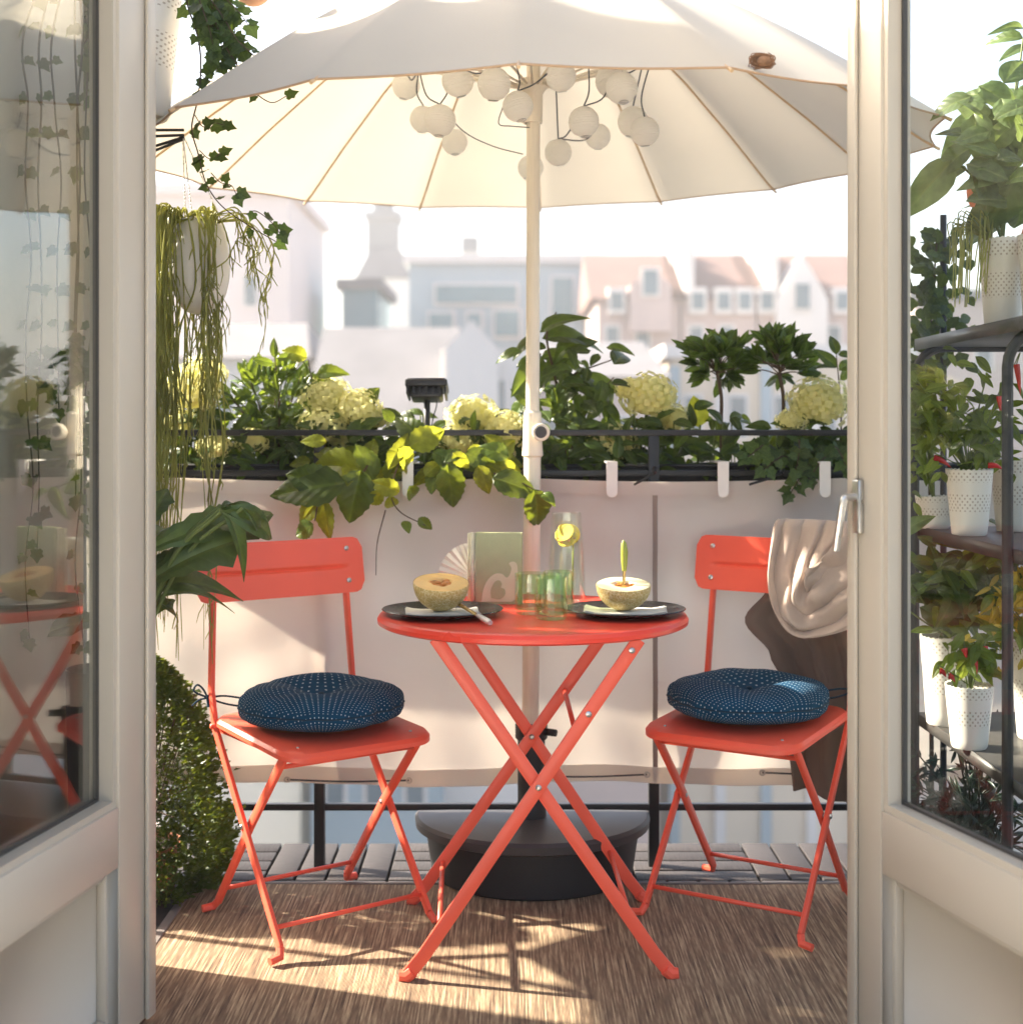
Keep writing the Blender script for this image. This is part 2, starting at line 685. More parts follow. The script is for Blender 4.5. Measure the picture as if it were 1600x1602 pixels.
M_CORD = solid('dark cord', (0.03, 0.04, 0.055), 0.6)
M_WHITEPOT = solid('white pot enamel', (0.80, 0.77, 0.70), 0.35, 0.03, 6, spec=0.5)
M_POTHOLE = solid('pot perforation', (0.24, 0.21, 0.17), 0.8)
M_WHITEPL = solid('white plastic hook', (0.80, 0.78, 0.74), 0.35)
M_TERRA = solid('terracotta', (0.42, 0.17, 0.09), 0.8, 0.18, 12, bump_s=0.2, bump_scale=120)
M_SOIL = solid('potting soil', (0.035, 0.022, 0.015), 0.95, 0.4, 60, bump_s=0.8, bump_scale=120, bdist=0.01)
M_NAVY = dotcloth()
M_NAVYTIE = cloth('navy tie cotton', (0.010, 0.035, 0.06))
M_BEIGE = cloth('beige knit throw', (0.50, 0.40, 0.33), 0.0, weave=260, bump_s=0.7, sheen=0.3)
M_TAUPE = cloth('taupe throw lining', (0.20, 0.15, 0.12), 0.0, weave=260, bump_s=0.7, sheen=0.2)
M_PLATE = solid('black stoneware plate', (0.022, 0.021, 0.02), 0.25, 0.2, 30)
M_NAPKIN = cloth('white paper napkin', (0.84, 0.82, 0.74), 0.15)
M_RIND = solid('melon rind', (0.72, 0.54, 0.20), 0.55, 0.22, 45, bump_s=0.5, bump_scale=140, bdist=0.003)
def netted():
    m, nt, out = nodes('netted melon rind')
    p = N(nt, 'ShaderNodeBsdfPrincipled')
    tc = N(nt, 'ShaderNodeTexCoord')
    vo = N(nt, 'ShaderNodeTexVoronoi', feature='DISTANCE_TO_EDGE')
    vo.inputs['Scale'].default_value = 130
    nz = N(nt, 'ShaderNodeTexNoise')
    nz.inputs['Scale'].default_value = 40
    mx = N(nt, 'ShaderNodeMix', data_type='VECTOR')
    mx.inputs['Factor'].default_value = 0.03
    nt.links.new(tc.outputs['Object'], mx.inputs['A'])
    nt.links.new(tc.outputs['Object'], nz.inputs['Vector'])
    nt.links.new(nz.outputs['Color'], mx.inputs['B'])
    nt.links.new(mx.outputs['Result'], vo.inputs['Vector'])
    rp = N(nt, 'ShaderNodeValToRGB')
    rp.color_ramp.elements[0].position = 0.02
    rp.color_ramp.elements[0].color = (0.78, 0.66, 0.36, 1)
    rp.color_ramp.elements[1].position = 0.12
    rp.color_ramp.elements[1].color = (0.60, 0.43, 0.14, 1)
    nt.links.new(vo.outputs['Distance'], rp.inputs['Fac'])
    nt.links.new(rp.outputs[0], p.inputs['Base Color'])
    p.inputs['Roughness'].default_value = 0.6
    nt.links.new(bump(nt, rp.outputs[0], 0.5, 0.001), p.inputs['Normal'])
    nt.links.new(p.outputs[0], out.inputs[0])
    return m


M_NET = netted()
M_FLESHO = solid('orange melon flesh', (0.88, 0.56, 0.20), 0.4, 0.1, 30)
M_FLESHY = solid('pale melon flesh', (0.90, 0.82, 0.52), 0.4, 0.08, 30)
M_SEED = solid('melon seed pulp', (0.62, 0.24, 0.05), 0.35, 0.3, 60, bump_s=0.8, bump_scale=150, bdist=0.004)
M_CARD = solid('sage card cover', (0.47, 0.50, 0.29), 0.9, 0.06, 30, bump_s=0.1, bump_scale=300)
M_EMBLEM = solid('pale printed emblem', (0.72, 0.70, 0.48), 0.6, 0.04, 30)
M_PAGES = solid('cream page edges', (0.72, 0.68, 0.50), 0.8, 0.08, 90)
M_GREENGLASS = paneglass('green tumbler glass', 1.75, (0.87, 0.955, 0.83))
M_CLEARGLASS = paneglass('clear carafe glass', 1.6, (0.955, 0.98, 0.96))
M_WATER = paneglass('water', 1.3, (0.975, 0.985, 0.98))
M_LEMON = solid('lemon slice', (0.85, 0.62, 0.05), 0.4, 0.15, 60)
M_GOLD = solid('gold cutlery', (0.75, 0.52, 0.20), 0.25, 0.05, 30, metal=1)
M_LIMEHANDLE = solid('olive green handle', (0.32, 0.36, 0.05), 0.35)
M_GREYHANDLE = solid('grey cutlery handle', (0.50, 0.47, 0.42), 0.35)
M_WALL = solid('grey plaster', (0.50, 0.47, 0.41), 0.85, 0.08, 4, bump_s=0.3, bump_scale=60, bdist=0.003)
M_ROOM = solid('warm white room paint', (0.70, 0.62, 0.52), 0.8, 0.03, 2)
M_ROOMFLOOR = solid('pale stone floor', (0.78, 0.74, 0.66), 0.45, 0.2, 4, stretch=(12, 1, 1))
M_STEM = solid('green stem', (0.12, 0.16, 0.035), 0.6, 0.2, 30)
M_WOODSTEM = solid('brown stem', (0.085, 0.055, 0.032), 0.8, 0.25, 40)
M_DARKSTEM = solid('dark conifer stem', (0.03, 0.032, 0.02), 0.8, 0.2, 40)
M_TWINE = solid('brown twine', (0.24, 0.13, 0.07), 0.9, 0.3, 80)

L_VINE = leafmat('vine leaf', (0.055, 0.100, 0.014), 0.30, (0.30, 0.36, 0.025), rnd=0.4, veins=0.35)
L_VINEY = leafmat('young vine leaf', (0.16, 0.20, 0.018), 0.5, (0.55, 0.56, 0.04), rnd=0.3, veins=0.3)
L_CLIMB = leafmat('climber leaf', (0.045, 0.080, 0.016), 0.35, (0.20, 0.26, 0.03), rnd=0.4, veins=0.3)
L_CITRUS = leafmat('citrus leaf', (0.050, 0.095, 0.018), 0.38, (0.26, 0.34, 0.03), rough=0.3, rnd=0.4, veins=0.2)
L_BAY = leafmat('bay leaf', (0.070, 0.120, 0.022), 0.36, (0.16, 0.24, 0.03), rough=0.35, rnd=0.35, veins=0.2)
L_IVY = leafmat('ivy leaf', (0.045, 0.085, 0.020), 0.3, (0.16, 0.24, 0.03), rough=0.4, rnd=0.35, veins=0.3)
L_DARK = leafmat('dark houseplant leaf', (0.065, 0.108, 0.028), 0.32, (0.18, 0.24, 0.03), rough=0.35, rnd=0.35, veins=0.3)
L_BOX = leafmat('boxwood leaf', (0.068, 0.115, 0.019), 0.36, (0.24, 0.28, 0.02), rnd=0.0, amt=0.45, scale=14)
L_FILL = leafmat('deep foliage', (0.042, 0.078, 0.017), 0.3, (0.14, 0.18, 0.02), rnd=0.4)
L_RHIP = leafmat('trailing cactus stem', (0.40, 0.41, 0.10), 0.35, (0.60, 0.58, 0.12), rnd=0.2, amt=0.35, scale=6)
L_HYD = leafmat('hydrangea petals', (0.80, 0.76, 0.36), 0.5, (0.92, 0.88, 0.42), rough=0.6, rnd=0.1, amt=0.12, scale=25)
L_BLUE = leafmat('bluish conifer', (0.022, 0.042, 0.030), 0.15, (0.05, 0.09, 0.05), rnd=0.3, amt=0.4, scale=20)
L_CHILI = leafmat('chili leaf', (0.085, 0.135, 0.020), 0.42, (0.38, 0.46, 0.05), rnd=0.35)
L_GREY = leafmat('broad grey green leaf', (0.085, 0.125, 0.042), 0.36, (0.28, 0.36, 0.08), rnd=0.3, veins=0.35)
M_CHILI = solid('red chili', (0.50, 0.025, 0.02), 0.25, 0.2, 30, rnd=0.3)
M_PEACH = leafmat('peach trumpet flower', (0.80, 0.25, 0.12), 0.4, (0.9, 0.35, 0.18), rnd=0.1)
L_YELLOW = leafmat('yellow foliage', (0.50, 0.36, 0.03), 0.4, (0.75, 0.58, 0.06), rnd=0.25)

# ------------------------------------------------------------------ the setting: city, slab, room
mb = MB().box((-260, -60, -16.5), (260, 330, -16))
struct('ground', mb, solid('city street', (0.40, 0.37, 0.34), 0.9, 0.2, 0.15))

# room left open to the sky and its floor made pale for fill light
mb = MB().box((-3.2, -4.0, -0.25), (3.2, 1.75, 0.0))
struct('room_floor', mb, M_ROOMFLOOR)
mb = MB()
mb.box((-3.2, 1.6, -16), (3.2, 1.748, -0.25)).box((-1.25, 1.6, 0.0), (-0.87, 1.748, 2.6)).box((0.89, 1.6, 0.0), (1.27, 1.748, 2.6)).box((-0.87, 1.6, 2.35), (0.89, 1.748, 2.6))
struct('facade_wall', mb, solid('facade render', (0.74, 0.68, 0.60), 0.85, 0.06, 3, bump_s=0.3, bump_scale=80, bdist=0.002))
# balcony slab
mb = MB().box((-1.2, 1.75, -0.22), (1.45, 3.66, -0.034))
struct('balcony_slab', mb, M_SLAB)
# side partition that shades the near half of the balcony
mb = MB().box((-1.02, 1.75, -0.034), (-0.88, 2.84, 2.75)).box((-1.02, 2.841, 1.16), (-0.90, 3.0, 2.75))  # upper end piece added to keep sun off the right-hand door
t = tag(put('partition_wall', mb.mesh('partition_wall', M_WALL)), kind='structure')

# deck of snap-together tiles
deck = tag(bpy.data.objects.new('deck_floor', None), kind='structure')
COL.objects.link(deck)
slat_me = MB().box((-0.0345, -0.147, -0.022), (0.0345, 0.147, 0.0), 0.003).mesh('slat', M_SLAT)
grid_me = MB().box((-0.148, -0.148, -0.034), (0.148, 0.148, -0.0225)).mesh('tile_grid', M_BASE)
for ix in range(-4, 5):
    for iy in range(0, 6):
        x0 = ix * 0.3
        y1 = 3.63 - iy * 0.3
        if x0 + 0.3 > 1.45 or y1 - 0.3 < 1.76 or x0 < -1.21:
            continue
        if x0 < -0.8 and y1 - 0.3 < 2.84:
            if x0 < -1.0:
                continue
        if -0.65 < x0 < 0.65 and y1 < 3.1:
            continue
        vert = (ix % 2 == 0) == (iy % 2 == 0)
        o = put('tile_grid', grid_me, deck, Matrix.Translation((x0 + 0.15, y1 - 0.15, 0)))
        for k in range(4):
            d = -0.1125 + 0.075 * k
            if vert:
                Mx = Matrix.Translation((x0 + 0.15 + d, y1 - 0.15, RND.uniform(-.0008, .0008)))
            else:
                Mx = Matrix.Translation((x0 + 0.15, y1 - 0.15 + d, RND.uniform(-.0008, .0008))) @ Matrix.Rotation(pi / 2, 4, 'Z')
            put('slat', slat_me, deck, Mx)

# rug
rug = thing('flatwoven_rug', 'brown and beige streaked flatwoven rug covering the balcony floor', 'rug', (0, 2.5, 0))


def rug_fn(u, v):
    x = -0.745 + 1.60 * u
    y = 1.80 + 1.477 * v
    return (x, y, 0.0068 + 0.0006 * sin(x * 9 + y * 4))


part('woven_field', MB().sheet(rug_fn, 24, 24, 0.005), M_RUG, rug)
mb = MB()
mb.box((-0.766, 1.785, 0.0015), (-0.7452, 3.292, 0.0085), 0.002).box((0.8552, 1.785, 0.0015), (0.876, 3.292, 0.0085), 0.002)
mb.box((-0.745, 3.2775, 0.0015), (0.855, 3.292, 0.0085), 0.002)
part('binding', mb, M_RUGEDGE, rug)

# ------------------------------------------------------------------ railing, screen
rail = thing('balcony_railing', 'black metal balcony railing with slim posts behind the cloth screen', 'railing', (0, 3.44, 0))
for (z, r) in ((1.079, 0.0075), (0.978, 0.0075), (0.147, 0.0085)):
    part('rail', MB().box((-1.06, 3.44 - r, z - r), (1.34, 3.44 + r, z + r), 0.002), M_BLACK, rail)
for x in (-0.478, 0.354, 1.186):
    part('post', MB().box((x - 0.013, 3.4425 - 0.013, -0.03), (x + 0.013, 3.4425 + 0.013, 1.0715), 0.002), M_BLACK, rail)
for x in (-1.072, 1.352):
    part('corner_post', MB().box((x - 0.0115, 3.44 - 0.013, -0.03), (x + 0.0115, 3.44 + 0.013, 1.087), 0.002), M_BLACK, rail)
    for z in (1.079, 0.147):
        y0 = 2.845 if x < 0 else 1.75
        part('side_rail', MB().box((x - 0.007, y0, z - 0.007), (x + 0.007, 3.4265, z + 0.007)), M_BLACK, rail)

scr = thing('privacy_screen', 'pinkish white cloth screen laced along the balcony railing', 'privacy screen', (0, 3.40, 0.2))


def scr_fn(u, v):
    x = -1.05 + 2.37 * u
    z = 0.212 + (0.968 - 0.212) * v
    sag = 0.006 * sin(x * 7.5) * (1 - v) - 0.010 * abs(sin(x * 3.8)) * v
    y = 3.405 + 0.0035 * sin(v * 26 + 3 * sin(x * 5)) * (0.3 + 0.7 * sin(x * 3.1) ** 2) + 0.006 * sin(x * 11 + 1.5 * v) + 0.004 * sin(x * 31 + 5 * v) * (0.3 + 0.7 * (1 - v)) + 0.003 * sin(v * 9 + x * 2)
    if abs(x + 0.49) < 0.03:
        y -= 0.010 * (1 - abs(x + 0.49) / 0.03) * v
    return (x, y + 0.004, z + sag)


part('cloth', MB().sheet(scr_fn, 200, 48, 0.0012), M_BANNER, scr)


def hem_fn(z0, z1):
    def f(u, v):
        p = Vector(scr_fn(u, z0 + (z1 - z0) * v))
        return (p.x, p.y - 0.0035, p.z)
    return f


part('hem', MB().sheet(hem_fn(0.0, 0.055), 160, 2, 0.001), M_BANNER, scr)
part('hem', MB().sheet(hem_fn(0.955, 1.0), 160, 2, 0.001), M_BANNER, scr)
def post_shadow_fn(u, v):
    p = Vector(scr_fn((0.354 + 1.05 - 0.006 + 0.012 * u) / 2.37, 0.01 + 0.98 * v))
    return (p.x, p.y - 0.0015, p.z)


part('post_shadow', MB().sheet(post_shadow_fn, 2, 30, 0.0006), cloth('taupe post shadow strip', (0.30, 0.25, 0.22)), scr)  # dark strip stands for the railing post's shadow through the backlit cloth
eye_me = MB().lathe([(0.0035, 0), (0.0035, 0.003), (0.008, 0.003), (0.008, 0), (0.0035, 0)], 16).mesh('eyelet', M_STEEL)
eyes = []
for (px, py) in ((449, 1220), (640, 1221), (820, 1214), (1012, 1212), (1192, 1209), (1345, 1209)):
    q = P(px, py, 3.383)
    eyes.append(q)
    put('eyelet', eye_me, scr, Matrix.Translation(q - rootloc(scr)) @ Matrix.Rotation(pi / 2, 4, 'X'))
for a, b in ((0, 1), (2, 3), (4, 5)):
    m_ = (eyes[a] + eyes[b]) / 2 + Vector((0, -0.004, -0.003))
    part('lacing', MB().tube(catmull([eyes[a], m_, eyes[b]], 6), 0.0022, 6), M_CORD, scr)

# plastic hooks of the flower boxes over the screen
labels = ['white plastic hook over the screen under the solar light',
          'white plastic hook over the screen below the yellow hydrangea cluster',
          'white plastic hook over the screen below the left little standard tree',
          'white plastic hook over the screen nearest the door handle']
for (px, lb) in zip((638, 957, 1131, 1290), labels):
    x = (px - 800) / FPX * 3.38
    mb = MB()
    z0, z1 = EYE - (778 - 670) / FPX * 3.38, EYE - (722 - 670) / FPX * 3.38
    poly = [(-0.0135, z1)] + [(-0.0135 * cos(a), z0 + 0.0135 - 0.0135 * sin(a)) for a in [pi * k / 8 for k in range(9)]] + [(0.0135, z1)]
    mb.prism(poly, 0, 0.004, ((1, 0, 0), (0, 0, 1), (0, 1, 0)), (x, 3.376, 0))
    mb.box((x - 0.0135, 3.3802, z1 - 0.004), (x + 0.0135, 3.53, z1))
    tag(put('flower_box_hook', mb.mesh('flower_box_hook', M_WHITEPL)), lb, 'hook', 'white hooks over the cloth screen')
for (a, b, lb) in (((1022, 740), (992, 758), 'black cable tie end sticking out beside the railing post'), ((1222, 741), (1172, 758), 'black cable tie end sticking out below the ivy')):
    mb = MB().tube([P(*a, 3.40), P((a[0] + b[0]) / 2, (a[1] + b[1]) / 2 + 1, 3.37), P(*b, 3.36)], 0.0032, 6)
    mb.tube([P(a[0], a[1], 3.40), P(a[0] + 2, a[1] - 8, 3.43)], 0.006, 6)
    tag(put('cable_tie', mb.mesh('cable_tie', M_BLACK)), lb, 'cable tie', 'cable ties on the railing')

# flower boxes
BOXES = []
for (x0, x1, lb) in ((-1.0, -0.42, 'black flower box behind the railing holding the citrus bush'), (-0.40, 0.18, 'black flower box behind the railing holding the solar light'), (0.20, 0.78, 'black flower box behind the railing holding pale hydrangeas and standard trees'), (0.80, 1.3, 'black flower box behind the railing close to the plant rack')):
    t = thing('flower_box', lb, 'flower box', ((x0 + x1) / 2, 3.57, 0.86), 0, 'flower boxes along the railing')
    mb = MB()
    mb.box((x0, 3.48, 0.86), (x1, 3.488, 0.992)).box((x0, 3.652, 0.86), (x1, 3.66, 0.992)).box((x0, 3.488, 0.86), (x0 + 0.008, 3.652, 0.992)).box((x1 - 0.008, 3.488, 0.86), (x1, 3.652, 0.992)).box((x0 + 0.008, 3.488, 0.86), (x1 - 0.008, 3.652, 0.868))
    part('trough', mb, M_BASE, t)
    part('rim', MB().box((x0 - 0.004, 3.470, 0.9925), (x1 + 0.004, 3.4885, 1.0)).box((x0 - 0.004, 3.6515, 0.9925), (x1 + 0.004, 3.668, 1.0)), M_BASE, t)
    part('soil', MB().sheet(lambda u, v: (x0 + 0.009 + (x1 - x0 - 0.018) * u, 3.489 + 0.162 * v, 0.975 + 0.006 * sin(u * 40) * sin(v * 9)), 24, 6), M_SOIL, t)

# ------------------------------------------------------------------ french doors


def door(name, label, free, near, z_glass, z_panel, width, sgn, stile, lip, depth, glass):
    """free = (x,y) of the free edge on the room side face, near = direction unit towards the hinge"""
    d = Vector((near[0], near[1], 0)).normalized()
    nrm = Vector((-d.y, d.x, 0)) * sgn          # points away from the camera side (outer face)
    o = thing(name, label, 'door', (free[0], free[1], 0.02))
    O = Vector((free[0], free[1], 0.02))
    th = 0.056

    def bx(s0, s1, z0, z1, t0, t1, bev=0.0):
        M = Matrix(((d.x, nrm.x, 0, O.x), (d.y, nrm.y, 0, O.y), (0, 0, 1, O.z), (0, 0, 0, 1)))
        return MB().box((s0, t0, z0), (s1, t1, z1), bev, M)
    H = 2.28
    zg, zp = z_glass - 0.02, z_panel - 0.02
    r2 = zp
    BR = 0.03                    # top of lower panel
    part('stile', bx(0, stile, 0, H, 0, th, 0.004), M_DOOR, o)
    part('stile', bx(width - stile, width, 0, H, 0, th, 0.004), M_DOOR, o)
    part('rail', bx(stile + 0.0005, width - stile - 0.0005, r2, zg, 0.001, th - 0.001, 0.003), M_DOOR, o)
    part('rail', bx(stile + 0.0005, width - stile - 0.0005, 0, BR, 0.001, th - 0.001, 0.003), M_DOOR, o)
    part('rail', bx(stile + 0.0005, width - stile - 0.0005, H - 0.10, H, 0.001, th - 0.001, 0.003), M_DOOR, o)
    # lip along the meeting edge
    part('meeting_lip', bx(0.0, lip, 0.0, H, -0.009, -0.0005, 0.004), M_DOOR, o)
    # recessed panel with a sloping bevel
    M = Matrix(((d.x, nrm.x, 0, O.x), (d.y, nrm.y, 0, O.y), (0, 0, 1, O.z), (0, 0, 0, 1)))
    a0, a1, b0, b1 = stile, width - stile, BR, r2
    c = 0.004
    e = 0.02
    vs = [(a0, 0.003, b0), (a1, 0.003, b0), (a1, 0.003, b1), (a0, 0.003, b1), (a0 + c, 0.036, b0 + c), (a1 - c, 0.036, b0 + c), (a1 - c, 0.036, b1 - c), (a0 + c, 0.036, b1 - c)]
    fs = [(0, 1, 5, 4), (1, 2, 6, 5), (2, 3, 7, 6), (3, 0, 4, 7), (4, 5, 6, 7)]
    vs += [(x, th - 0.012, z) for (x, y, z) in vs[:4]]
    fs += [(11, 10, 9, 8)] + [(i, 8 + i, 8 + (i + 1) % 4, (i + 1) % 4) for i in range(4)]
    pm = MB().add([M @ Vector(v) for v in vs], fs)
    part('panel', pm, M_DOOR, o)
    q = MB()
    mw = 0.013
    for (s0, s1, z0, z1) in ((a0 + .0045, a0 + .0045 + mw, b0 + .0045, b1 - .0045), (a1 - .0045 - mw, a1 - .0045, b0 + .0045, b1 - .0045), (a0 + .005 + mw, a1 - .005 - mw, b0 + .0045, b0 + .0045 + mw), (a0 + .005 + mw, a1 - .005 - mw, b1 - .0045 - mw, b1 - .0045)):
        b_ = bx(s0, s1, z0, z1, 0.017, 0.0355, 0.005)
        q.add(b_.v, b_.f)
    part('added_moulding', q, M_DOOR, o)  # moulding added to draw shade lines around the plain recess
    # glazing: stepped bead, dark seal and pane
    g0, g1, h0, h1 = stile + 0.0005, width - stile - 0.0005, zg, H - 0.10
    for (w_, t0, t1, mt, nm) in ((0.012, 0.006, th - 0.006, M_DOOR, 'glazing_bead'), (0.005, depth - 0.002, depth + 0.007, M_SEAL, 'seal')):
        off = 0.0 if nm == 'glazing_bead' else 0.0122
        q = MB()
        for (s0, s1, z0, z1) in ((g0 + off, g0 + off + w_, h0 + off, h1 - off), (g1 - off - w_, g1 - off, h0 + off, h1 - off), (g0 + off + w_, g1 - off - w_, h0 + off, h0 + off + w_), (g0 + off + w_, g1 - off - w_, h1 - off - w_, h1 - off)):
            b_ = bx(s0, s1, z0, z1, t0, t1)
            q.add(b_.v, b_.f)
        part(nm, q, mt, o, smooth=False)
    pane = MB()
    zz0, zz1 = h0 + 0.018, h1 - 0.018
    s0, s1 = g0 + 0.018, g1 - 0.018
    pane.add([M @ Vector(v) for v in ((s0, depth, zz0), (s1, depth, zz0), (s1, depth, zz1), (s0, depth, zz1))], [(0, 1, 2, 3)])
    pane.add([M @ Vector(v) for v in ((s0, depth + 0.004, zz0), (s0, depth + 0.004, zz1), (s1, depth + 0.004, zz1), (s1, depth + 0.004, zz0))], [(0, 1, 2, 3)])
    part('pane', pane, glass, o, smooth=False, clean=False)
    return o, M, d, nrm


dl, ML, dL, nL = door('french_door', 'cream glazed french door with no handle in view, opened beside the boxwood', (-0.6577, 2.5277), (-0.172, -0.985), 0.432, 0.327, 0.76, -1, 0.132, 0.034, 0.034, M_GLASS)
dr, MR, dR, nR = door('french_door', 'cream glazed french door with steel lever handle, opened beside the plant rack', (0.602, 2.450), (0.284, -0.959), 0.437, 0.330, 0.76, 1, 0.098, 0.028, 0.034, M_GLASS2)
# lever handle on the right-hand door
hz = EYE - (790 - 670) / FPX * 2.42
mb = MB().box((0.022, -0.012, hz - 0.05 - 0.02), (0.046, -0.0005, hz + 0.045 - 0.02), 0.004, MR)
hd = part('door_handle', mb, M_STEEL, dr)
mb = MB()
zc = hz + 0.006 - 0.02
pts = [MR @ Vector(p) for p in ((0.034, -0.010, zc + 0.008), (0.034, -0.026, zc + 0.008), (0.033, -0.034, zc + 0.001), (0.022, -0.036, zc - 0.05), (0.012, -0.036, zc - 0.086))]
mb.tube(catmull(pts, 5), 0.0068, 10)
part('lever', mb, M_STEEL, hd)
mb = MB().box((0.02, -0.0, 0), (0.021, 0.001, 0.001))

# door frame in the facade
fr = MB()
fr.box((-0.868, 1.61, 0), (-0.815, 1.74, 2.30)).box((0.835, 1.61, 0), (0.888, 1.74, 2.30)).box((-0.868, 1.61, 2.302), (0.888, 1.74, 2.348))
tag(put('door_frame', fr.mesh('door_frame', M_DOOR)), kind='structure')

# ------------------------------------------------------------------ umbrella
UX, UY = 0.051, 3.34
umb = thing('parasol', 'large cream parasol with wooden ribs on a pale pole behind the table', 'parasol', (UX, UY, 0.148))
up = MB()
zj = EYE - (675 - 670) / FPX * UY
part('pole', MB().tube([(UX - 0.007, UY, 0.16), (UX, UY, zj - 0.02)], 0.0205, 20), M_POLE, umb)
part('upper_pole', MB().tube([(UX, UY, zj - 0.01), (UX + 0.003, UY, 2.27)], 0.0165, 20), M_POLE, umb)
jt = part('tilt_joint', MB().tube([(UX, UY, zj - 0.062), (UX, UY, zj - 0.058), (UX, UY, zj - 0.03), (UX, UY, zj + 0.045), (UX, UY, zj + 0.05)], [0.021, 0.0255, 0.0235, 0.0215, 0.017], 20), M_POLE, umb)
kb = P(846, 676, UY - 0.05)
part('knob', MB().tube([kb + Vector((-0.004, 0.05, 0)), kb + Vector((0, 0.012, 0)), kb + Vector((0, 0.01, 0)), kb, kb - Vector((0, .003, 0))], [0.008, 0.008, 0.021, 0.0215, 0.019], 20), M_POLE, jt)
part('knob_cap', MB().tube([kb - Vector((0, .0028, 0)), kb - Vector((0, .005, 0))], [0.0145, 0.0135], 18), M_LID, jt)
# canopy: 16 ribs, leaning slightly towards the camera
NR = 16
RC = 0.962
TILT = Matrix.Rotation(radians(1.7), 4, 'X') @ Matrix.Rotation(radians(-1.1), 4, 'Y')
ZRIM = 1.748
ZAP = 2.262
A0 = radians(-90 - 2.3)


def can_pt(a, t):
    """a angle, t 0 apex .. 1 rim, local to (UX, UY, ZRIM)"""
    k = (a - A0) / (2 * pi / NR)
    f = k - math.floor(k)
    seg = pi / NR
    chord = cos(seg) / cos((f - 0.5) * 2 * seg)          # straight edge between ribs
    scal = 1 - 0.022 * sin(pi * f) * t * t               # slightly scooped edge
    r = RC * t * (1 + (chord - 1) * t) * scal
    z = (ZAP - ZRIM) * (1 - t ** 1.12) - 0.018 * sin(pi * f) * sin(pi * min(1, t)) + 0.035 * sin(pi * t)
    v = TILT @ Vector((r * cos(a), r * sin(a), z))
    return Vector((UX, UY, ZRIM)) + v


mb = MB()
NA = NR * 8
NT = 14
rows = []
for i in range(NA):
    a = A0 + 2 * pi * i / NA
    rows.append([can_pt(a, 0.02 + 0.98 * j / NT) for j in range(NT + 1)])
vs = [p for r in rows for p in r]
n1 = NT + 1
mb.add(vs, [(i * n1 + j, ((i + 1) % NA) * n1 + j, ((i + 1) % NA) * n1 + j + 1, i * n1 + j + 1) for i in range(NA) for j in range(NT)])
part('canopy', mb, M_CANOPY, umb, clean=False)
mb = MB()
rim = [can_pt(A0 + 2 * pi * i / NA, 1.0) for i in range(NA)]
mb.tube(rim + [rim[0]], 0.0024, 6, caps=False)
part('piping', mb, M_HEM, umb)
hub_z = EYE + (670 - 128) / FPX * UY
for k in range(NR):
    a = A0 + 2 * pi * k / NR
    pts = [can_pt(a, t) - Vector((0, 0, 0.006)) for t in (0.03, 0.2, 0.4, 0.6, 0.8, 0.97)]
    pts.append(can_pt(a, 1.012))
    rb = part('rib', MB().tube(pts, [0.003] * 6 + [0.004], 6), M_RIB, umb)
    e = can_pt(a, 0.50) - Vector((0, 0, 0.010))
    s_ = Vector((UX + 0.03 * cos(a), UY + 0.03 * sin(a), hub_z - 0.012))
    part('strut', MB().tube([s_, e], 0.0032, 6), M_POLE, rb)
part('runner', MB().lathe([(0.0175, -0.10), (0.024, -0.10), (0.025, -0.03), (0.036, -0.012), (0.036, 0.004), (0.0175, 0.006)], 24, (UX, UY, hub_z)), M_POLE, umb)
part('top_finial', MB().lathe([(0.0, 0.06), (0.016, 0.05), (0.022, 0.02), (0.03, 0.0), (0.03, -0.02), (0.0, -0.02)], 16, (UX, UY + 0.012, 2.268)), M_POLE, umb)

# half-round base
ub = thing('half_round_stand', 'black half-round parasol base standing against the railing', 'parasol base', (UX, 3.40, 0.008))
mb = MB()


def halfdisc(R, yb, n=28, k=0.94):
    return [(UX - R, yb), ] + [(UX - R * cos(pi * i / n), yb - 0.012 - R * k * sin(pi * i / n)) for i in range(n + 1)] + [(UX + R, yb)]


def loft(mb, rings):
    n = len(rings[0])
    vs = [p for r in rings for p in r]
    fs = [(i * n + j, i * n + (j + 1) % n, (i + 1) * n + (j + 1) % n, (i + 1) * n + j) for i in range(len(rings) - 1) for j in range(n)]
    fs += [tuple(range(n - 1, -1, -1)), tuple((len(rings) - 1) * n + j for j in range(n))]
    mb.add(vs, fs)


YB = 3.392
rings = [[Vector((x, y, z)) for (x, y) in halfdisc(R, YB)] for (R, z) in ((0.238, 0.008), (0.245, 0.014), (0.262, 0.125))]
loft(mb, rings)
part('body', mb, M_BASE, ub)
mb = MB()
rings = [[Vector((x, y, z)) for (x, y) in halfdisc(R, YB + 0.003)] for (R, z) in ((0.276, 0.120), (0.285, 0.124), (0.287, 0.142), (0.280, 0.150), (0.20, 0.1515))]
loft(mb, rings)
part('lid', mb, M_LID, ub)
part('socket', MB().lathe([(0.021, 0.146), (0.036, 0.146), (0.036, 0.18), (0.033, 0.19), (0.033, 0.335), (0.039, 0.342), (0.039, 0.374), (0.022, 0.378), (0.021, 0.30)], 24, (UX - 0.003, UY, 0)), M_BASE, ub)
part('clamp_screw', MB().tube([(UX + 0.03, UY - 0.02, 0.36), (UX + 0.055, UY - 0.035, 0.36)], 0.009, 10), M_BASE, ub)

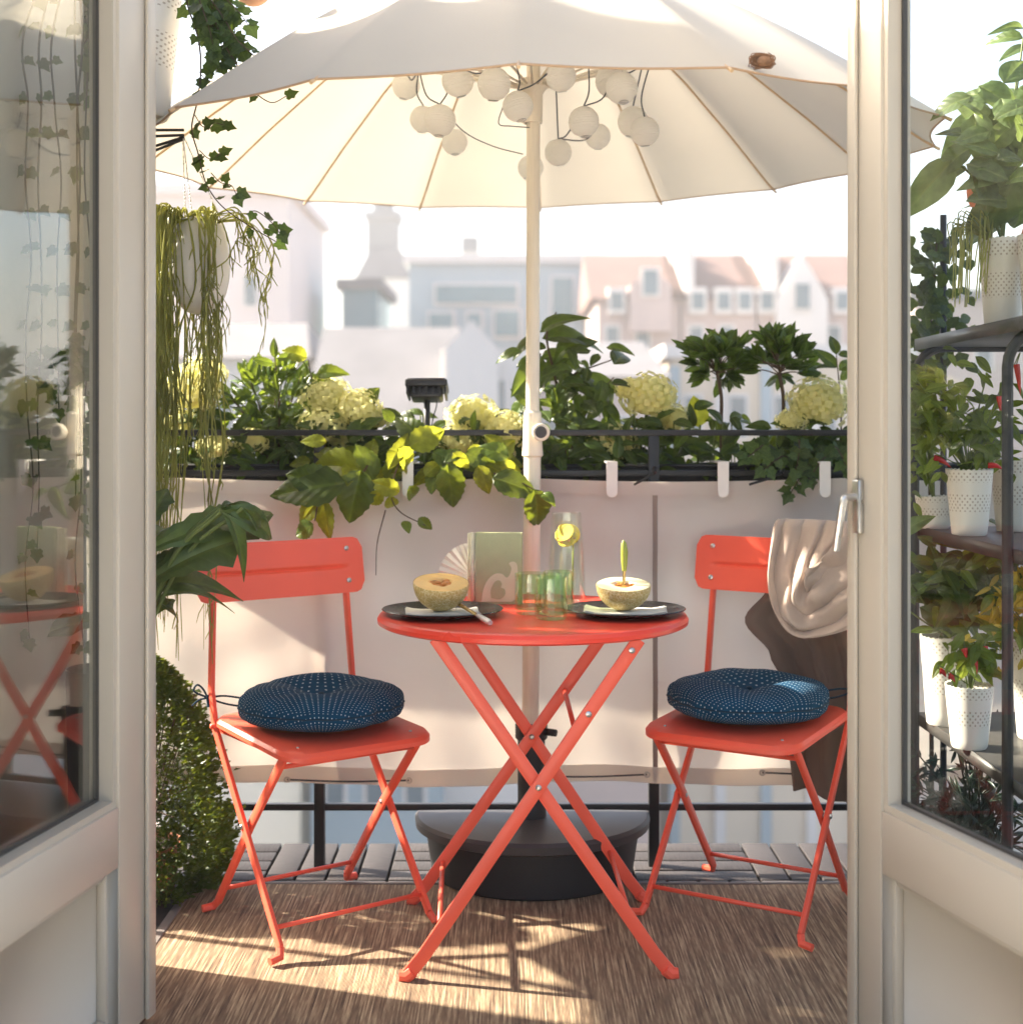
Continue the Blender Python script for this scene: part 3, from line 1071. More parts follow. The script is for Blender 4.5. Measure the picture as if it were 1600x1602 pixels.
# ------------------------------------------------------------------ paper lanterns on their cord
sl = thing('string_lights', 'string of round white paper lanterns hung beneath the parasol', 'string lights', (UX, UY, 1.85))
LAN = [(635, 133, 22, 3.62), (716, 126, 25, 3.30), (773, 131, 26, 3.16), (662, 186, 21, 3.52), (688, 188, 25, 3.28), (711, 222, 20, 3.66), (810, 166, 24, 3.20), (877, 119, 24, 3.24), (913, 190, 24, 3.26), (873, 238, 21, 3.50), (935, 213, 20, 3.64), (958, 126, 27, 3.40), (972, 137, 25, 3.30), (990, 190, 24, 3.46), (1008, 205, 23, 3.30), (830, 262, 20, 3.70)]
lan_me = []
for v_ in range(1):
    mb = MB()
    prof = []
    for i in range(41):
        t = pi * (0.10 + 0.80 * i / 40)
        rr = 0.0375 * sin(t) * (1 + 0.018 * sin(i * pi * 0.8))
        prof.append((rr, -0.0375 * cos(t)))
    mb.lathe(prof, 24)
    me = mb.mesh('paper_lantern', M_PAPER, clean=False)
ring_me = MB().lathe([(0.0112, -0.0362), (0.0124, -0.0372), (0.0112, -0.0382), (0.0100, -0.0372), (0.0112, -0.0362)], 16).tube([(-0.011, 0, -0.037), (0.011, 0, -0.037)], 0.0007, 5).mesh('wire_ring', M_STEEL)
tops = []
for (px, py, r, Y) in LAN:
    c = P(px, py, Y)
    k = r / FPX * Y / 0.0375
    M = Matrix.Translation(c - rootloc(sl)) @ Euler((RND.uniform(-.3, .3), RND.uniform(-.3, .3), RND.uniform(0, 6))).to_matrix().to_4x4() @ Matrix.Scale(k, 4)
    o = put('paper_lantern', me, sl, M)
    put('wire_ring', ring_me, o)
    tops.append(c + Vector((0, 0, 0.0375 * k)))
hooks = [P(655, 108, 3.42), P(700, 96, 3.38), P(793, 92, 3.22), P(805, 90, 3.25), P(868, 92, 3.28), P(920, 92, 3.3), P(1005, 100, 3.36), P(1017, 98, 3.36)]
links = [(0, hooks[0]), (hooks[0], 3), (hooks[0], 4), (4, hooks[1]), (hooks[1], 1), (1, 2), (2, hooks[2]), (hooks[2], hooks[3]), (hooks[3], 6), (6, 7), (7, hooks[4]), (hooks[4], 9), (9, 8), (8, hooks[5]), (8, 11), (11, 12), (12, hooks[6]), (hooks[6], 13), (hooks[7], 14), (11, hooks[6]), (10, 9)]
mb = MB()
for a, b in links:
    a = tops[a] if isinstance(a, int) else a
    b = tops[b] if isinstance(b, int) else b
    d = (b - a).length
    m_ = (a + b) / 2 + Vector((RND.uniform(-.1, .1) * d, RND.uniform(-.1, .1) * d, -0.12 * d))
    mb.tube(catmull([a, m_, b], 5), 0.0019, 5)
mb.tube(catmull([tops[4], P(725, 205, 3.32), P(770, 228, 3.4), P(818, 241, 3.4)], 5), 0.0014, 5)
mb.tube(catmull([P(787, 165, 3.25), P(780, 193, 3.25), P(800, 197, 3.28), P(828, 199, 3.31)], 5), 0.0014, 5)
for h in hooks:
    # short ties up to the struts above
    mb.tube([h, h + Vector((0.0, 0.0, 0.16))], 0.0012, 5)
part('cord', mb, M_CORD, sl)

# twine bow on the canopy
tb = thing('twine_bow', 'small brown twine bow hanging before the near rim of the parasol', 'bow', P(1192, 95, 2.5))
mb = MB()
c0 = P(1192, 95, 2.5)
for k in range(46):
    ax_, ph = RND.uniform(0, pi), RND.uniform(0, 6.3)
    r1, r2 = RND.uniform(0.010, 0.024), RND.uniform(0.006, 0.014)
    pts = []
    for q in range(7):
        b_ = ph + q * 0.55
        x_, z_ = r1 * cos(b_), r2 * sin(b_)
        pts.append(c0 + Vector((x_ + 0.3 * z_ * cos(ax_), RND.uniform(-.006, .006), z_ + 0.25 * x_ * cos(ax_))))
    mb.tube(catmull(pts, 4), 0.0009, 5)
part('loops', mb, M_TWINE, tb)
part('knot', MB().ball(c0 + Vector((0.002, -0.003, -0.001)), 0.011, 12, 8, 1.2, 0.8, 0.85), M_TWINE, tb)

# ------------------------------------------------------------------ table
TX, TY = 0.045, 2.93
TZ = 0.70
tab = thing('bistro_table', 'round coral red metal bistro table on crossed folding legs', 'table', (TX, TY, 0))
prof = [(0, TZ - 0.004), (0.29, TZ - 0.004), (0.306, TZ - 0.002), (0.316, TZ), (0.324, TZ - 0.003), (0.3285, TZ - 0.010), (0.3275, TZ - 0.018), (0.320, TZ - 0.022), (0.312, TZ - 0.020), (0.308, TZ - 0.010), (0, TZ - 0.010)]
part('tabletop', MB().lathe(prof, 96, (TX, TY, 0)), M_TOPCORAL, tab)


def bar(p, q, wide=0.0125, thin=0.0055, up=(1, 0, 0.0), extra=None):
    pts = [Vector(p)] + ([Vector(e) for e in extra] if extra else []) + [Vector(q)]
    return MB().tube(pts, 1, 8, flat=(wide, thin, up))


YF, YR = 2.715, 3.155
legs = {}
for (yy, dx, nm) in ((YF, 0.0, 'f'), (YR, 0.0, 'r')):
    bl, br = (-0.200, 0.309) if nm == 'f' else (-0.218, 0.296)
    tl, tr = (-0.150, 0.250)
    zt = 0.676
    # "/" leg sits 7 mm in front of "\" leg
    for (x0, x1, yo) in ((bl, tr, -0.0065), (br, tl, 0.0065)):
        foot = Vector((x0, yy + yo, 0.014))
        top = Vector((x1, yy + yo, zt))
        s_ = 1 if x0 > x1 else -1
        d = (top - foot).normalized()
        kink = foot + d * 0.05
        lg = part('leg', bar(foot + Vector((s_ * 0.006, 0, 0)), top, 0.0135, 0.0055, (1, 0, 0.2), [kink, foot + d * 0.08]), M_CORAL, tab)
        legs[(nm, x0 < 0)] = (foot, top)
        part('foot_cap', MB().tube([foot + Vector((-s_ * 0.006, 0, 0.010)), foot + Vector((s_ * 0.006, 0, 0)), foot + Vector((s_ * 0.020, 0, 0.001))], [0.0135, 0.0145, 0.011], 10), M_CORAL, lg)
    part('crossbar', MB().box((-0.16, yy - 0.012, zt + 0.001), (0.262, yy + 0.012, zt + 0.0125)), M_CORAL, tab)


def on(leg, z):
    f, t = legs[leg]
    return f + (t - f) * ((z - f.z) / (t.z - f.z))


for (k, z) in (((True), 0.493), ((True), 0.10), ((False), 0.12)):
    part('tie_rod', MB().tube([on(('f', k), z), on(('r', k), z)], 0.0055, 8), M_CORAL, tab)
for (nm, yy) in (('f', YF - 0.014), ('r', YR - 0.014)):
    a = on((nm, True), 0.384)
    fa, ta = legs[(nm, True)]
    fb, tb_ = legs[(nm, False)]
    # crossing point of the two legs
    for i in range(200):
        z = 0.2 + 0.3 * i / 200
        if on((nm, True), z).x >= on((nm, False), z).x:
            break
    c = on((nm, True), z)
    part('rivet', MB().tube([(c.x, yy + 0.002, z), (c.x, yy - 0.0005, z), (c.x, yy - 0.003, z)], [0.006, 0.006, 0.003], 12), M_STEEL, tab)
for (k, z) in ((True, 0.655), (True, 0.53)):
    c = on(('f', k), z)
    part('rivet', MB().tube([(c.x, YF - 0.012, z), (c.x, YF - 0.0150, z), (c.x, YF - 0.0165, z)], [0.006, 0.006, 0.003], 12), M_STEEL, tab)

# ------------------------------------------------------------------ chairs


def rrect(w_, h_, r, n=6):
    pts = []
    for (cx, cy_, a0) in ((w_ / 2 - r, h_ / 2 - r, 0), (-w_ / 2 + r, h_ / 2 - r, 90), (-w_ / 2 + r, -h_ / 2 + r, 180), (w_ / 2 - r, -h_ / 2 + r, 270)):
        for k in range(n + 1):
            a = radians(a0 + 90 * k / n)
            pts.append((cx + r * cos(a), cy_ + r * sin(a)))
    return pts


def make_chair(label):
    c = thing('bistro_chair', label, 'chair', (0, 0, 0), 0, 'coral folding chairs at the table')
    SZ = 0.437
    # seat: rounded sheet, dished and rolled down at its edge
    mb = MB()
    out = rrect(0.385, 0.365, 0.055, 8)
    n = len(out)
    vs, fs = [], []
    levels = [(0.0, -0.006), (0.35, -0.006), (0.7, -0.003), (0.90, 0.0), (0.97, -0.002), (1.0, -0.009), (1.0, -0.018), (0.975, -0.018)]
    for (k, dz) in levels[1:]:
        for (x, y) in out:
            fx = x / 0.19
            vs.append((x * k + 0.015, y * k, SZ + dz - 0.016 * max(0, fx * k) ** 2 + 0.006 * max(0, -fx * k) ** 2))
    m = len(levels) - 1
    for i in range(m - 1):
        for j in range(n):
            fs.append((i * n + j, i * n + (j + 1) % n, (i + 1) * n + (j + 1) % n, (i + 1) * n + j))
    vs.append((0.015, 0, SZ - 0.006))
    for j in range(n):
        fs.append((len(vs) - 1, (j + 1) % n, j))
    mb.add(vs, fs)
    st = part('seat', mb, M_CORAL, c, world=False)
    for sy in (-1, 1):
        part('seat_screw', MB().tube([(0.165, sy * 0.135, SZ - 0.012), (0.165, sy * 0.135, SZ - 0.009)], [0.004, 0.003], 8), M_STEEL, st, world=False)
        part('seat_side_rail', MB().box((-0.165, sy * 0.158 - 0.004, SZ - 0.034), (0.17, sy * 0.158 + 0.004, SZ - 0.0185)), M_CORAL, c, world=False)
    BX0, BZ0, BX1, BZ1 = -0.192, 0.688, -0.215, 0.818
    for sy in (-1, 1):
        y = sy * 0.178
        # long post: backrest top to front foot
        pts = [(BX1 + 0.006, y * 0.93, BZ1 - 0.012), (BX0 + 0.008, y * 0.95, BZ0), (-0.172, y, SZ + 0.06), (-0.150, y, SZ - 0.02), (0.0, y, 0.235), (0.172, y, 0.028), (0.183, y + sy * 0.006, 0.013), (0.186, y + sy * 0.030, 0.010)]
        part('back_post', MB().tube(pts[:-2], 1, 8, flat=(0.0105, 0.0058, (1, 0, 0))).tube(pts[-3:], [0.0085, 0.009, 0.0085], 8), M_CORAL, c, world=False)
        yi = sy * 0.163
        pts = [(0.158, yi, SZ - 0.030), (0.0, yi, 0.232), (-0.168, yi, 0.026), (-0.180, yi + sy * 0.006, 0.012), (-0.183, yi + sy * 0.032, 0.010)]
        part('front_leg', MB().tube(pts[:-2], 1, 8, flat=(0.0105, 0.0058, (1, 0, 0))).tube(pts[-3:], [0.0085, 0.009, 0.0085], 8), M_CORAL, c, world=False)
        part('pivot_rivet', MB().tube([(0.0, sy * 0.156, 0.2335), (0.0, sy * 0.187, 0.2335)], 0.0052, 10), M_STEEL, c, world=False)
        part('seat_hinge', MB().tube([(-0.148, sy * 0.150, SZ - 0.015), (-0.148, sy * 0.190, SZ - 0.015)], 0.006, 8).box((-0.16, sy * 0.150, SZ - 0.028), (-0.13, sy * 0.166, SZ - 0.010)), M_CORAL, c, world=False)
    for (x, z, y) in ((0.145, 0.060, 0.176), (-0.141, 0.060, 0.161), (0.140, SZ - 0.052, 0.161)):
        part('stretcher', MB().tube([(x, -y, z), (x, y, z)], 0.0052, 8), M_CORAL, c, world=False)
    # backrest: gently curved plate with rounded corners and a pressed crease
    W_, H_ = 0.425, 0.132
    ax = Vector((BX1 - BX0, 0, BZ1 - BZ0)).normalized()
    nrm = Vector((ax.z, 0, -ax.x))

    nu, nv = 40, 52
    r = 0.026

    def bf(u, v):
        y = (u - 0.5) * W_
        h = (v - 0.5) * H_
        # squeeze the grid into a rounded rectangle
        ey = W_ / 2 - abs(y)
        if ey < r:
            lim = H_ / 2 - r + sqrt(max(0, r * r - (r - ey) ** 2))
            h = h * lim / (H_ / 2)
        cz = 0.012 * (1 - (2 * abs(y) / W_) ** 2)
        crease = 0.006 * math.exp(-((h + 0.004) / 0.0034) ** 2) * (1 if abs(y) < W_ / 2 - 0.045 else 0)
        p = Vector((BX0, 0, BZ0)) + ax * (H_ / 2 + h) + nrm * (0.026 - cz - crease)
        return (p.x, y, p.z)
    bk = part('backrest', MB().sheet(bf, nu, nv, 0.0045), M_CORAL, c, world=False)
    for sy in (-1, 1):
        for v in (0.22, 0.80):
            p = Vector(bf(0.5 + sy * 0.405, v))
            part('screw', MB().tube([p - nrm * 0.001, p + nrm * 0.002, p + nrm * 0.0035], [0.0058, 0.0058, 0.003], 12), M_STEEL, bk, world=False)
    return c


ch1 = make_chair('coral folding chair beside the boxwood, its backrest fully in view')
index_kids()
ch2 = copy_tree(ch1)
C1 = Vector((-0.4245, 3.044, 0.008))
C2 = Vector((0.539, 3.112, 0.008))
R1 = atan2(-0.813, 0.582)
R2 = atan2(-0.854, -0.52)
ch1.location = C1
ch1.rotation_euler = (0, 0, R1)
ch2.location = C2
ch2.rotation_euler = (0, 0, R2)
ch2['label'] = 'coral folding chair with a blanket thrown over its backrest'


def cushion(label, seed, loc, rz, tie_side, squash):
    rnd = random.Random(seed)
    t = thing('round_cushion', label, 'cushion', loc, rz, 'dotted navy cushions on the chairs')
    R, Hh = 0.180, 0.049
    nr, na = 22, 84
    vs, uvs, fs = [], [], []
    pleat = [rnd.uniform(0.3, 1) for _ in range(40)]

    def pt(s, a, top):
        # s 0 centre .. 1 equator
        x = s
        r = R * sin(x * pi / 2) ** 0.82 if x > 0 else 0
        dip = 0.62 * math.exp(-(x / 0.22) ** 2)
        z = Hh * (cos(x * pi / 2) ** 0.55) * (1 - (dip if top else 0.25 * dip))
        pl = pleat[int(a / (2 * pi) * 39.999)]
        rip = 0.0046 * sin(a * 19 + 1.5 * sin(a * 3 + seed)) * pl * max(0, min(1, (x - 0.5) / 0.3))
        for da0 in (0.3, 1.7, 2.6, 3.9, 4.8, 5.7):
            da = (a - da0 - 0.3 * seed + pi) % (2 * pi) - pi
            rip -= 0.0075 * math.exp(-(da / 0.07) ** 2) * max(0, min(1, (x - 0.45) / 0.3))
        lump = 1 + squash * sin(2 * a + seed) + 0.02 * sin(5 * a + seed)
        r = r * lump + rip
        zz = z * (1 + 0.08 * sin(3 * a + seed * 2)) if top else -z * 0.86
        if top:
            for k in range(4):
                da = (a - (k * pi / 2 + 0.4) + pi) % (2 * pi) - pi
                zz -= 0.007 * math.exp(-(da / 0.22) ** 2) * math.exp(-((x - 0.35) / 0.25) ** 2)
        return Vector((r * cos(a), r * sin(a), zz + Hh * 0.86)), x * R * 1.32
    idx = {}
    for top in (1, 0):
        for i in range(nr + 1):
            s = i / nr
            for j in range(na + 1):
                a = 2 * pi * j / na
                p, arc = pt(s, a, top)
                if not top:
                    arc = R * 1.32 * 2 - arc
                idx[(top, i, j)] = len(vs)
                vs.append(p)
                uvs.append((arc * cos(a), arc * sin(a)))
    for top in (1, 0):
        for i in range(nr):
            for j in range(na):
                q = (idx[(top, i, j)], idx[(top, i + 1, j)], idx[(top, i + 1, j + 1)], idx[(top, i, j + 1)])
                fs.append(q if top else q[::-1])
    me = bpy.data.meshes.new('cushion_cover')
    me.from_pydata([tuple(v) for v in vs], [], fs)
    ul = me.uv_layers.new(name='UVMap')
    for lp in me.loops:
        ul.data[lp.index].uv = uvs[lp.vertex_index]
    for p in me.polygons:
        p.use_smooth = True
    me.materials.append(M_NAVY)
    put('cover', me, t)
    part('tuft_button', MB().ball((0, 0, Hh * 1.27), 0.007, 12, 8, 1, 1, 0.6), M_NAVYTIE, t, world=False)
    part('seam_piping', MB().tube([pt(1, 2 * pi * j / na, 1)[0] * 1.002 for j in range(na)] + [pt(1, 0, 1)[0] * 1.002], 0.0018, 6, caps=False), M_NAVYTIE, t, world=False)
    # ties towards the back post
    y = tie_side * 0.158
    z = Hh * 0.9
    mb = MB()
    k = Vector((-0.185, tie_side * 0.186, 0.045))
    mb.tube(catmull([(-0.125, y * 0.75, z), (-0.16, y * 1.0, z + 0.006), k], 5), 0.0022, 6)
    mb.tube(catmull([(-0.125, y * 0.70, z - 0.02), (-0.16, y * 0.98, z - 0.012), k], 5), 0.0022, 6)
    lat = Vector((-0.3, tie_side, 0)).normalized()
    mb.tube(catmull([k, k + lat * 0.012 + Vector((0, 0, 0.022)), k + lat * 0.024 + Vector((0, 0, 0.030)), k + lat * 0.030 + Vector((0, 0, 0.016)), k], 6), 0.0022, 6)
    mb.tube(catmull([k, k + lat * 0.02 - Vector((0, 0, 0.004)), k + lat * 0.035 - Vector((0, 0, 0.016))], 5), 0.0022, 6)
    mb.tube([k + Vector((0.006, 0.0, -0.02)), k + Vector((0, 0, 0.006))], 0.0045, 6)
    part('tie', mb, M_NAVYTIE, t, world=False)
    return t


SZT = 0.008 + 0.437 - 0.002
cushion('navy white-dotted round cushion on the chair beside the boxwood', 3, C1 + Vector((0.006, -0.004, SZT - 0.008)), R1, -1, 0.015)
cushion('navy white-dotted round cushion on the chair with the blanket', 8, C2 + Vector((-0.004, -0.004, SZT - 0.008)), R2, 1, 0.02)

# ------------------------------------------------------------------ blanket over the second chair
bl = thing('throw_blanket', 'beige throw with dark taupe lining draped over the chair back by the door', 'blanket', C2, R2)


def swag_fn(u, w):
    # a loose loop of cloth slung from the top rail: nested U-shaped folds, gathered towards the low point
    t = -0.11 + 1.22 * u
    ph = pi * min(1, max(0, t))
    s_ = sin(ph)
    A = 0.152 * (1 - w) ** 0.85
    D = 0.250 * (1 - 0.62 * w ** 1.6)
    L = 0.138 + 0.022 * w - A * cos(ph) - (0.045 + 0.02 * w) * s_ ** 1.5
    z = 0.846 - D * s_ ** 0.72 + 0.008 * sin(9 * L + 1)
    fold = abs(sin(pi * (3.55 * w + 0.22 * sin(ph * 1.7 + 0.5) + 0.14 * sin(5 * ph) * w + 0.05 * sin(11 * ph + 4) + 0.12)))
    x = -0.172 + 0.050 * s_ ** 0.6 + 0.016 * (1 - w) + (0.030 * fold ** 0.75) * (0.55 + 0.45 * s_) * (0.75 + 0.35 * sin(4 * ph + 9 * w)) + 0.004 * sin(17 * t + 5 * w)
    L += 0.008 * (fold - 0.5) * cos(ph)
    if w < 0.10:                       # outer edge rolls under
        k = 1 - w / 0.10
        x -= 0.035 * k ** 2
    if t < 0 or t > 1:                 # over the top of the backrest
        k = (-t if t < 0 else t - 1) / 0.11
        x -= 0.078 * k
        z += 0.017 * sin(pi * min(1, k * 1.1)) - 0.02 * k ** 3
    return (x, L, z)


part('draped_fold', MB().sheet(swag_fn, 110, 110, 0.005), M_BEIGE, bl, world=False)


def hang_fn(u, v):
    z = 0.815 - 0.62 * v
    # free edge wanders: out to a point a third of the way down, then in
    e = -0.035 + (-0.07 if 0 else 0)
    pts = [(0, -0.03), (0.20, -0.045), (0.33, -0.10), (0.46, -0.035), (0.55, -0.01), (0.72, 0.0), (1, 0.012)]
    for (a, b) in zip(pts, pts[1:]):
        if a[0] <= v <= b[0]:
            k = (v - a[0]) / (b[0] - a[0])
            k = k * k * (3 - 2 * k)
            e = a[1] + (b[1] - a[1]) * k
    L = e + (0.225 - e) * u
    x = -0.222 - 0.018 * v + 0.016 * sin(u * 14 + v * 3.0) * (0.3 + v) + 0.008 * sin(u * 27 + 2 * v)
    return (x - 0.012, L, z + 0.02 * sin(u * 4 + 1) * v)


part('hanging_layer', MB().sheet(hang_fn, 50, 50, 0.006), M_TAUPE, bl, world=False)

# ------------------------------------------------------------------ tableware
TT = TZ - 0.004


def plate(label, x, y):
    o = MB().lathe([(0, 0), (0.07, 0), (0.085, 0.003), (0.126, 0.013), (0.1275, 0.0145), (0.126, 0.016), (0.083, 0.0065), (0.07, 0.0045), (0, 0.0045)], 64).mesh('dinner_plate', M_PLATE)
    p = put('dinner_plate', o)
    p.location = (x, y, TT)
    return tag(p, label, 'plate', 'black plates on the table')


PL = Vector((-0.145, 2.905, TT))
PR = Vector((0.240, 2.915, TT))
plate('black plate under the orange-fleshed melon half', PL.x, PL.y)
plate('black plate under the pale yellow melon half', PR.x, PR.y)


def napkin(label, c, w_, h_, rot):
    mb = MB()
    for k in range(3):
        def f(u, v, k=k):
            x, y = (u - 0.5) * w_ * (1 - 0.02 * k), (v - 0.5) * h_ * (1 - 0.02 * k)
            r = sqrt(x * x + y * y)
            zz = 0.0058 + 0.0016 * k + max(0, r - 0.075) * 0.26 + 0.0012 * sin(u * 9 + k) * sin(v * 7)
            return (x, y, zz)
        mb.sheet(f, 12, 12, 0.0008)
    o = put('napkin', mb.mesh('napkin', M_NAPKIN))
    o.location = c
    o.rotation_euler = (0, 0, rot)
    return tag(o, label, 'napkin', 'white napkins on the plates')


napkin('white folded napkin under the orange melon half', PL, 0.155, 0.10, 0.1)
napkin('white folded napkin under the pale melon half', PR, 0.175, 0.10, -0.08)


def melon(label, c, R, squash, flesh, tilt, hollow_mat, az):
    t = thing('melon_half', label, 'melon', c, 0, 'halved melons on the plates')
    M = Matrix.Translation((0, 0, R * squash * 0.99)) @ Matrix.Rotation(az, 4, 'Z') @ Matrix.Rotation(tilt, 4, 'X')
    prof = [(R * sin(pi / 2 * k / 14), -R * squash * cos(pi / 2 * k / 14)) for k in range(15)] + [(R * 0.985, 0.002)]
    fn = lambda r, z, a: (r * (1 + 0.012 * abs(sin(a * 5))), z)
    part('rind', MB().lathe(prof, 60, fn=fn).xf(M), M_NET, t, world=False)
    prof = [(R * 0.985, 0.0015), (R * 0.94, 0.003), (R * 0.44, 0.0025), (R * 0.40, -0.001), (R * 0.30, -0.010), (0, -0.014)]
    fn2 = lambda r, z, a: (r * (1 + (0.10 * sin(3 * a) + 0.06 * sin(7 * a)) * (r < R * 0.5)), z)
    part('flesh', MB().lathe(prof, 48, fn=fn2).xf(M), flesh, t, world=False)
    mb = MB()
    rn = random.Random(int(R * 1e4) + int(az * 10))
    for k in range(34):
        a, r = rn.uniform(0, 2 * pi), R * 0.36 * sqrt(rn.random())
        mb.ball((r * cos(a), r * sin(a), -0.009 + rn.uniform(0, 0.008)), 0.0055, 7, 5, 1.4, 0.8, 0.8)
    part('seeds', mb.xf(M), hollow_mat, t, world=False)['kind'] = 'stuff'
    return t


melon('melon half with orange flesh and seeds on the black plate', PL + Vector((-0.003, -0.002, 0.0105)), 0.0585, 1.0, M_FLESHO, radians(13), M_SEED, 0.2)
melon('pale yellow melon half with a spoon stuck upright in it', PR + Vector((-0.004, -0.002, 0.0105)), 0.0575, 0.92, M_FLESHY, radians(9), M_SEED, 0.0)

# upright spoon in the second melon
t = thing('spoon', 'spoon with olive green handle standing upright in the pale melon', 'spoon', PR + Vector((-0.003, -0.002, 0.058)))
c = rootloc(t)
part('neck', MB().tube([c - Vector((0.004, 0, 0.008)), c + Vector((0, 0, 0.012)), c + Vector((0.001, 0, 0.036))], [0.0042, 0.003, 0.0034], 10), M_GOLD, t)
part('handle', MB().tube([c + Vector((0.001, 0, 0.035)), c + Vector((0.001, 0, 0.05)), c + Vector((0.001, 0, 0.075)), c + Vector((0.0, 0, 0.093)), c + Vector((-0.001, 0, 0.1))], [0.0045, 0.0065, 0.0078, 0.006, 0.0015], 12), M_LIMEHANDLE, t)

# knife resting on the first plate
t = thing('knife', 'table knife with pale grey handle resting on the plate rim', 'knife', P(750, 970, 2.79))
a, b = P(733, 958, 2.845), P(767, 984, 2.735)
a.z, b.z = TT + 0.019, TT + 0.0085
m1 = a.lerp(b, 0.42)
part('blade', MB().tube([a - (b - a) * 0.5 + Vector((0, 0, 0.001)), a, m1], 1, 8, flat=(0.006, 0.0012, (b - a).cross(Vector((0, 0, 1))))), M_GOLD, t)
part('handle', MB().tube([m1, m1.lerp(b, 0.3), m1.lerp(b, 0.8), b], [0.0042, 0.0056, 0.0062, 0.005], 10), M_GREYHANDLE, t)

# upright book with emblem
BK = P(776, 941, 3.10)
BK.z = TT
t = thing('book', 'sage green book with a pale curved emblem standing upright on the table', 'book', BK, radians(-4))
Wb, Hb, Db = 0.118, 0.160, 0.022
part('cover', MB().box((-Wb / 2 + 0.014, -Db / 2, 0), (Wb / 2, -Db / 2 + 0.003, Hb), 0.0008).box((-Wb / 2 + 0.014, Db / 2 - 0.003, 0), (Wb / 2, Db / 2, Hb), 0.0008).box((Wb / 2 - 0.003, -Db / 2 + 0.0032, 0), (Wb / 2, Db / 2 - 0.0032, Hb)), M_CARD, t, world=False)
mb = MB()
for k in range(7):
    y = -Db / 2 + 0.0045 + k * 0.0022
    mb.box((-Wb / 2 + 0.003 + 0.0015 * (k % 2), y, 0.002), (Wb / 2 - 0.0035, y + 0.0019, Hb - 0.002 - 0.001 * (k % 3)))
part('pages', mb, M_PAGES, t, world=False)
part('spine_fold', MB().tube([(-Wb / 2 + 0.006, -Db / 2 + 0.002, 0.0), (-Wb / 2 + 0.006, -Db / 2 + 0.002, Hb)], 0.0045, 10).tube([(-Wb / 2 - 0.002, 0.003, 0.0), (-Wb / 2 - 0.002, 0.003, Hb - 0.002)], 0.004, 10), M_PAGES, t, world=False)
# emblem: a swelling arch with a small curled neck at its side, and a heart-like hollow
outer = [(-0.038, 0.004), (-0.034, 0.030), (-0.024, 0.052), (-0.008, 0.066), (0.008, 0.066), (0.018, 0.058), (0.026, 0.066), (0.029, 0.080), (0.024, 0.090), (0.034, 0.094), (0.042, 0.086), (0.043, 0.066), (0.046, 0.040), (0.040, 0.014), (0.030, 0.004)]
oc = [(p.x, p.y) for p in catmull([Vector((x, y, 0)) for x, y in outer], 5)]
mb = MB().prism(oc, 0, 0.0012, ((1, 0, 0), (0, 0, 1), (0, -1, 0)), (0.006, -Db / 2 - 0.0004, 0.002))
part('emblem', mb, M_EMBLEM, t, world=False, smooth=False)
hol = [(-0.016, 0.012), (-0.017, 0.030), (-0.008, 0.048), (0.002, 0.052), (0.008, 0.044), (0.006, 0.036), (0.014, 0.032), (0.015, 0.020), (0.004, 0.010)]
hc = [(p.x, p.y) for p in catmull([Vector((x, y, 0)) for x, y in hol] + [Vector((-0.016, 0.012, 0))], 5)][:-1]
mb = MB().prism(hc, 0, 0.0012, ((1, 0, 0), (0, 0, 1), (0, -1, 0)), (0.006, -Db / 2 - 0.0020, 0.002))
part('emblem_hollow', mb, M_CARD, t, world=False, smooth=False)

# pleated fan behind the book
FN = P(741, 905, 3.15)
t = thing('paper_fan', 'white pleated paper fan leaning behind the book', 'paper fan', FN)
mb = MB()
K = 26
vs = []
for k in range(K + 1):
    a = radians(75) + radians(170) * k / K
    yo = 0.004 * (1 if k % 2 else -1)
    vs += [(0.006 * cos(a), yo * 0.2, 0.006 * sin(a)), (0.082 * cos(a), yo, 0.082 * sin(a))]
mb.add(vs, [(2 * k, 2 * k + 1, 2 * k + 3, 2 * k + 2) for k in range(K)])
part('pleats', mb, M_NAPKIN, t, world=False, smooth=False)
part('fan_stick', MB().box((-0.004, 0.004, -0.064), (0.004, 0.007, 0.03)), M_GREYHANDLE, t, world=False)

# tumblers and carafe
tum = MB()
Ro, Hh = 0.0335, 0.087
prof = [(0, 0.009), (Ro - 0.006, 0.010), (Ro - 0.0030, 0.018), (Ro - 0.0022, Hh - 0.001), (Ro - 0.001, Hh), (Ro, Hh - 0.001), (Ro - 0.0002, 0.014), (Ro - 0.001, 0.004), (Ro - 0.004, 0.0005), (0, 0.0005)]
tum.lathe(prof, 40, fn=lambda r, z, a: (r * (1 + 0.012 * cos(8 * a) * (r > 0.02)), z))
tme = tum.mesh('glass_tumbler', M_GREENGLASS)
for (px, py, Y, lb) in ((830, 955, 2.93, 'green glass tumbler next to the book'), (862, 967, 2.85, 'green glass tumbler standing nearest in front of the other two'), (874, 948, 2.965, 'green glass tumbler between the carafe and the melon plate')):
    o = put('glass_tumbler', tme)
    q = P(px, py, Y)
    o.location = (q.x, q.y, TT + 0.0004)
    tag(o, lb, 'tumbler', 'green tumblers on the table')
CF = P(886, 935, 3.07)
CF.z = TT + 0.0004
t = thing('carafe', 'clear glass carafe of water with lemon slices on the table', 'carafe', CF)
prof = [(0, 0.008), (0.036, 0.009), (0.0405, 0.018), (0.0385, 0.10), (0.0335, 0.165), (0.0305, 0.205), (0.0315, 0.2065), (0.0328, 0.205), (0.0358, 0.165), (0.0410, 0.10), (0.0432, 0.015), (0.0415, 0.003), (0.038, 0.0005), (0, 0.0005)]
part('vessel', MB().lathe(prof, 48), M_CLEARGLASS, t, world=False)
prof = [(0, 0.0095), (0.0355, 0.0105), (0.0396, 0.019), (0.0378, 0.10), (0.0342, 0.150), (0, 0.150)]
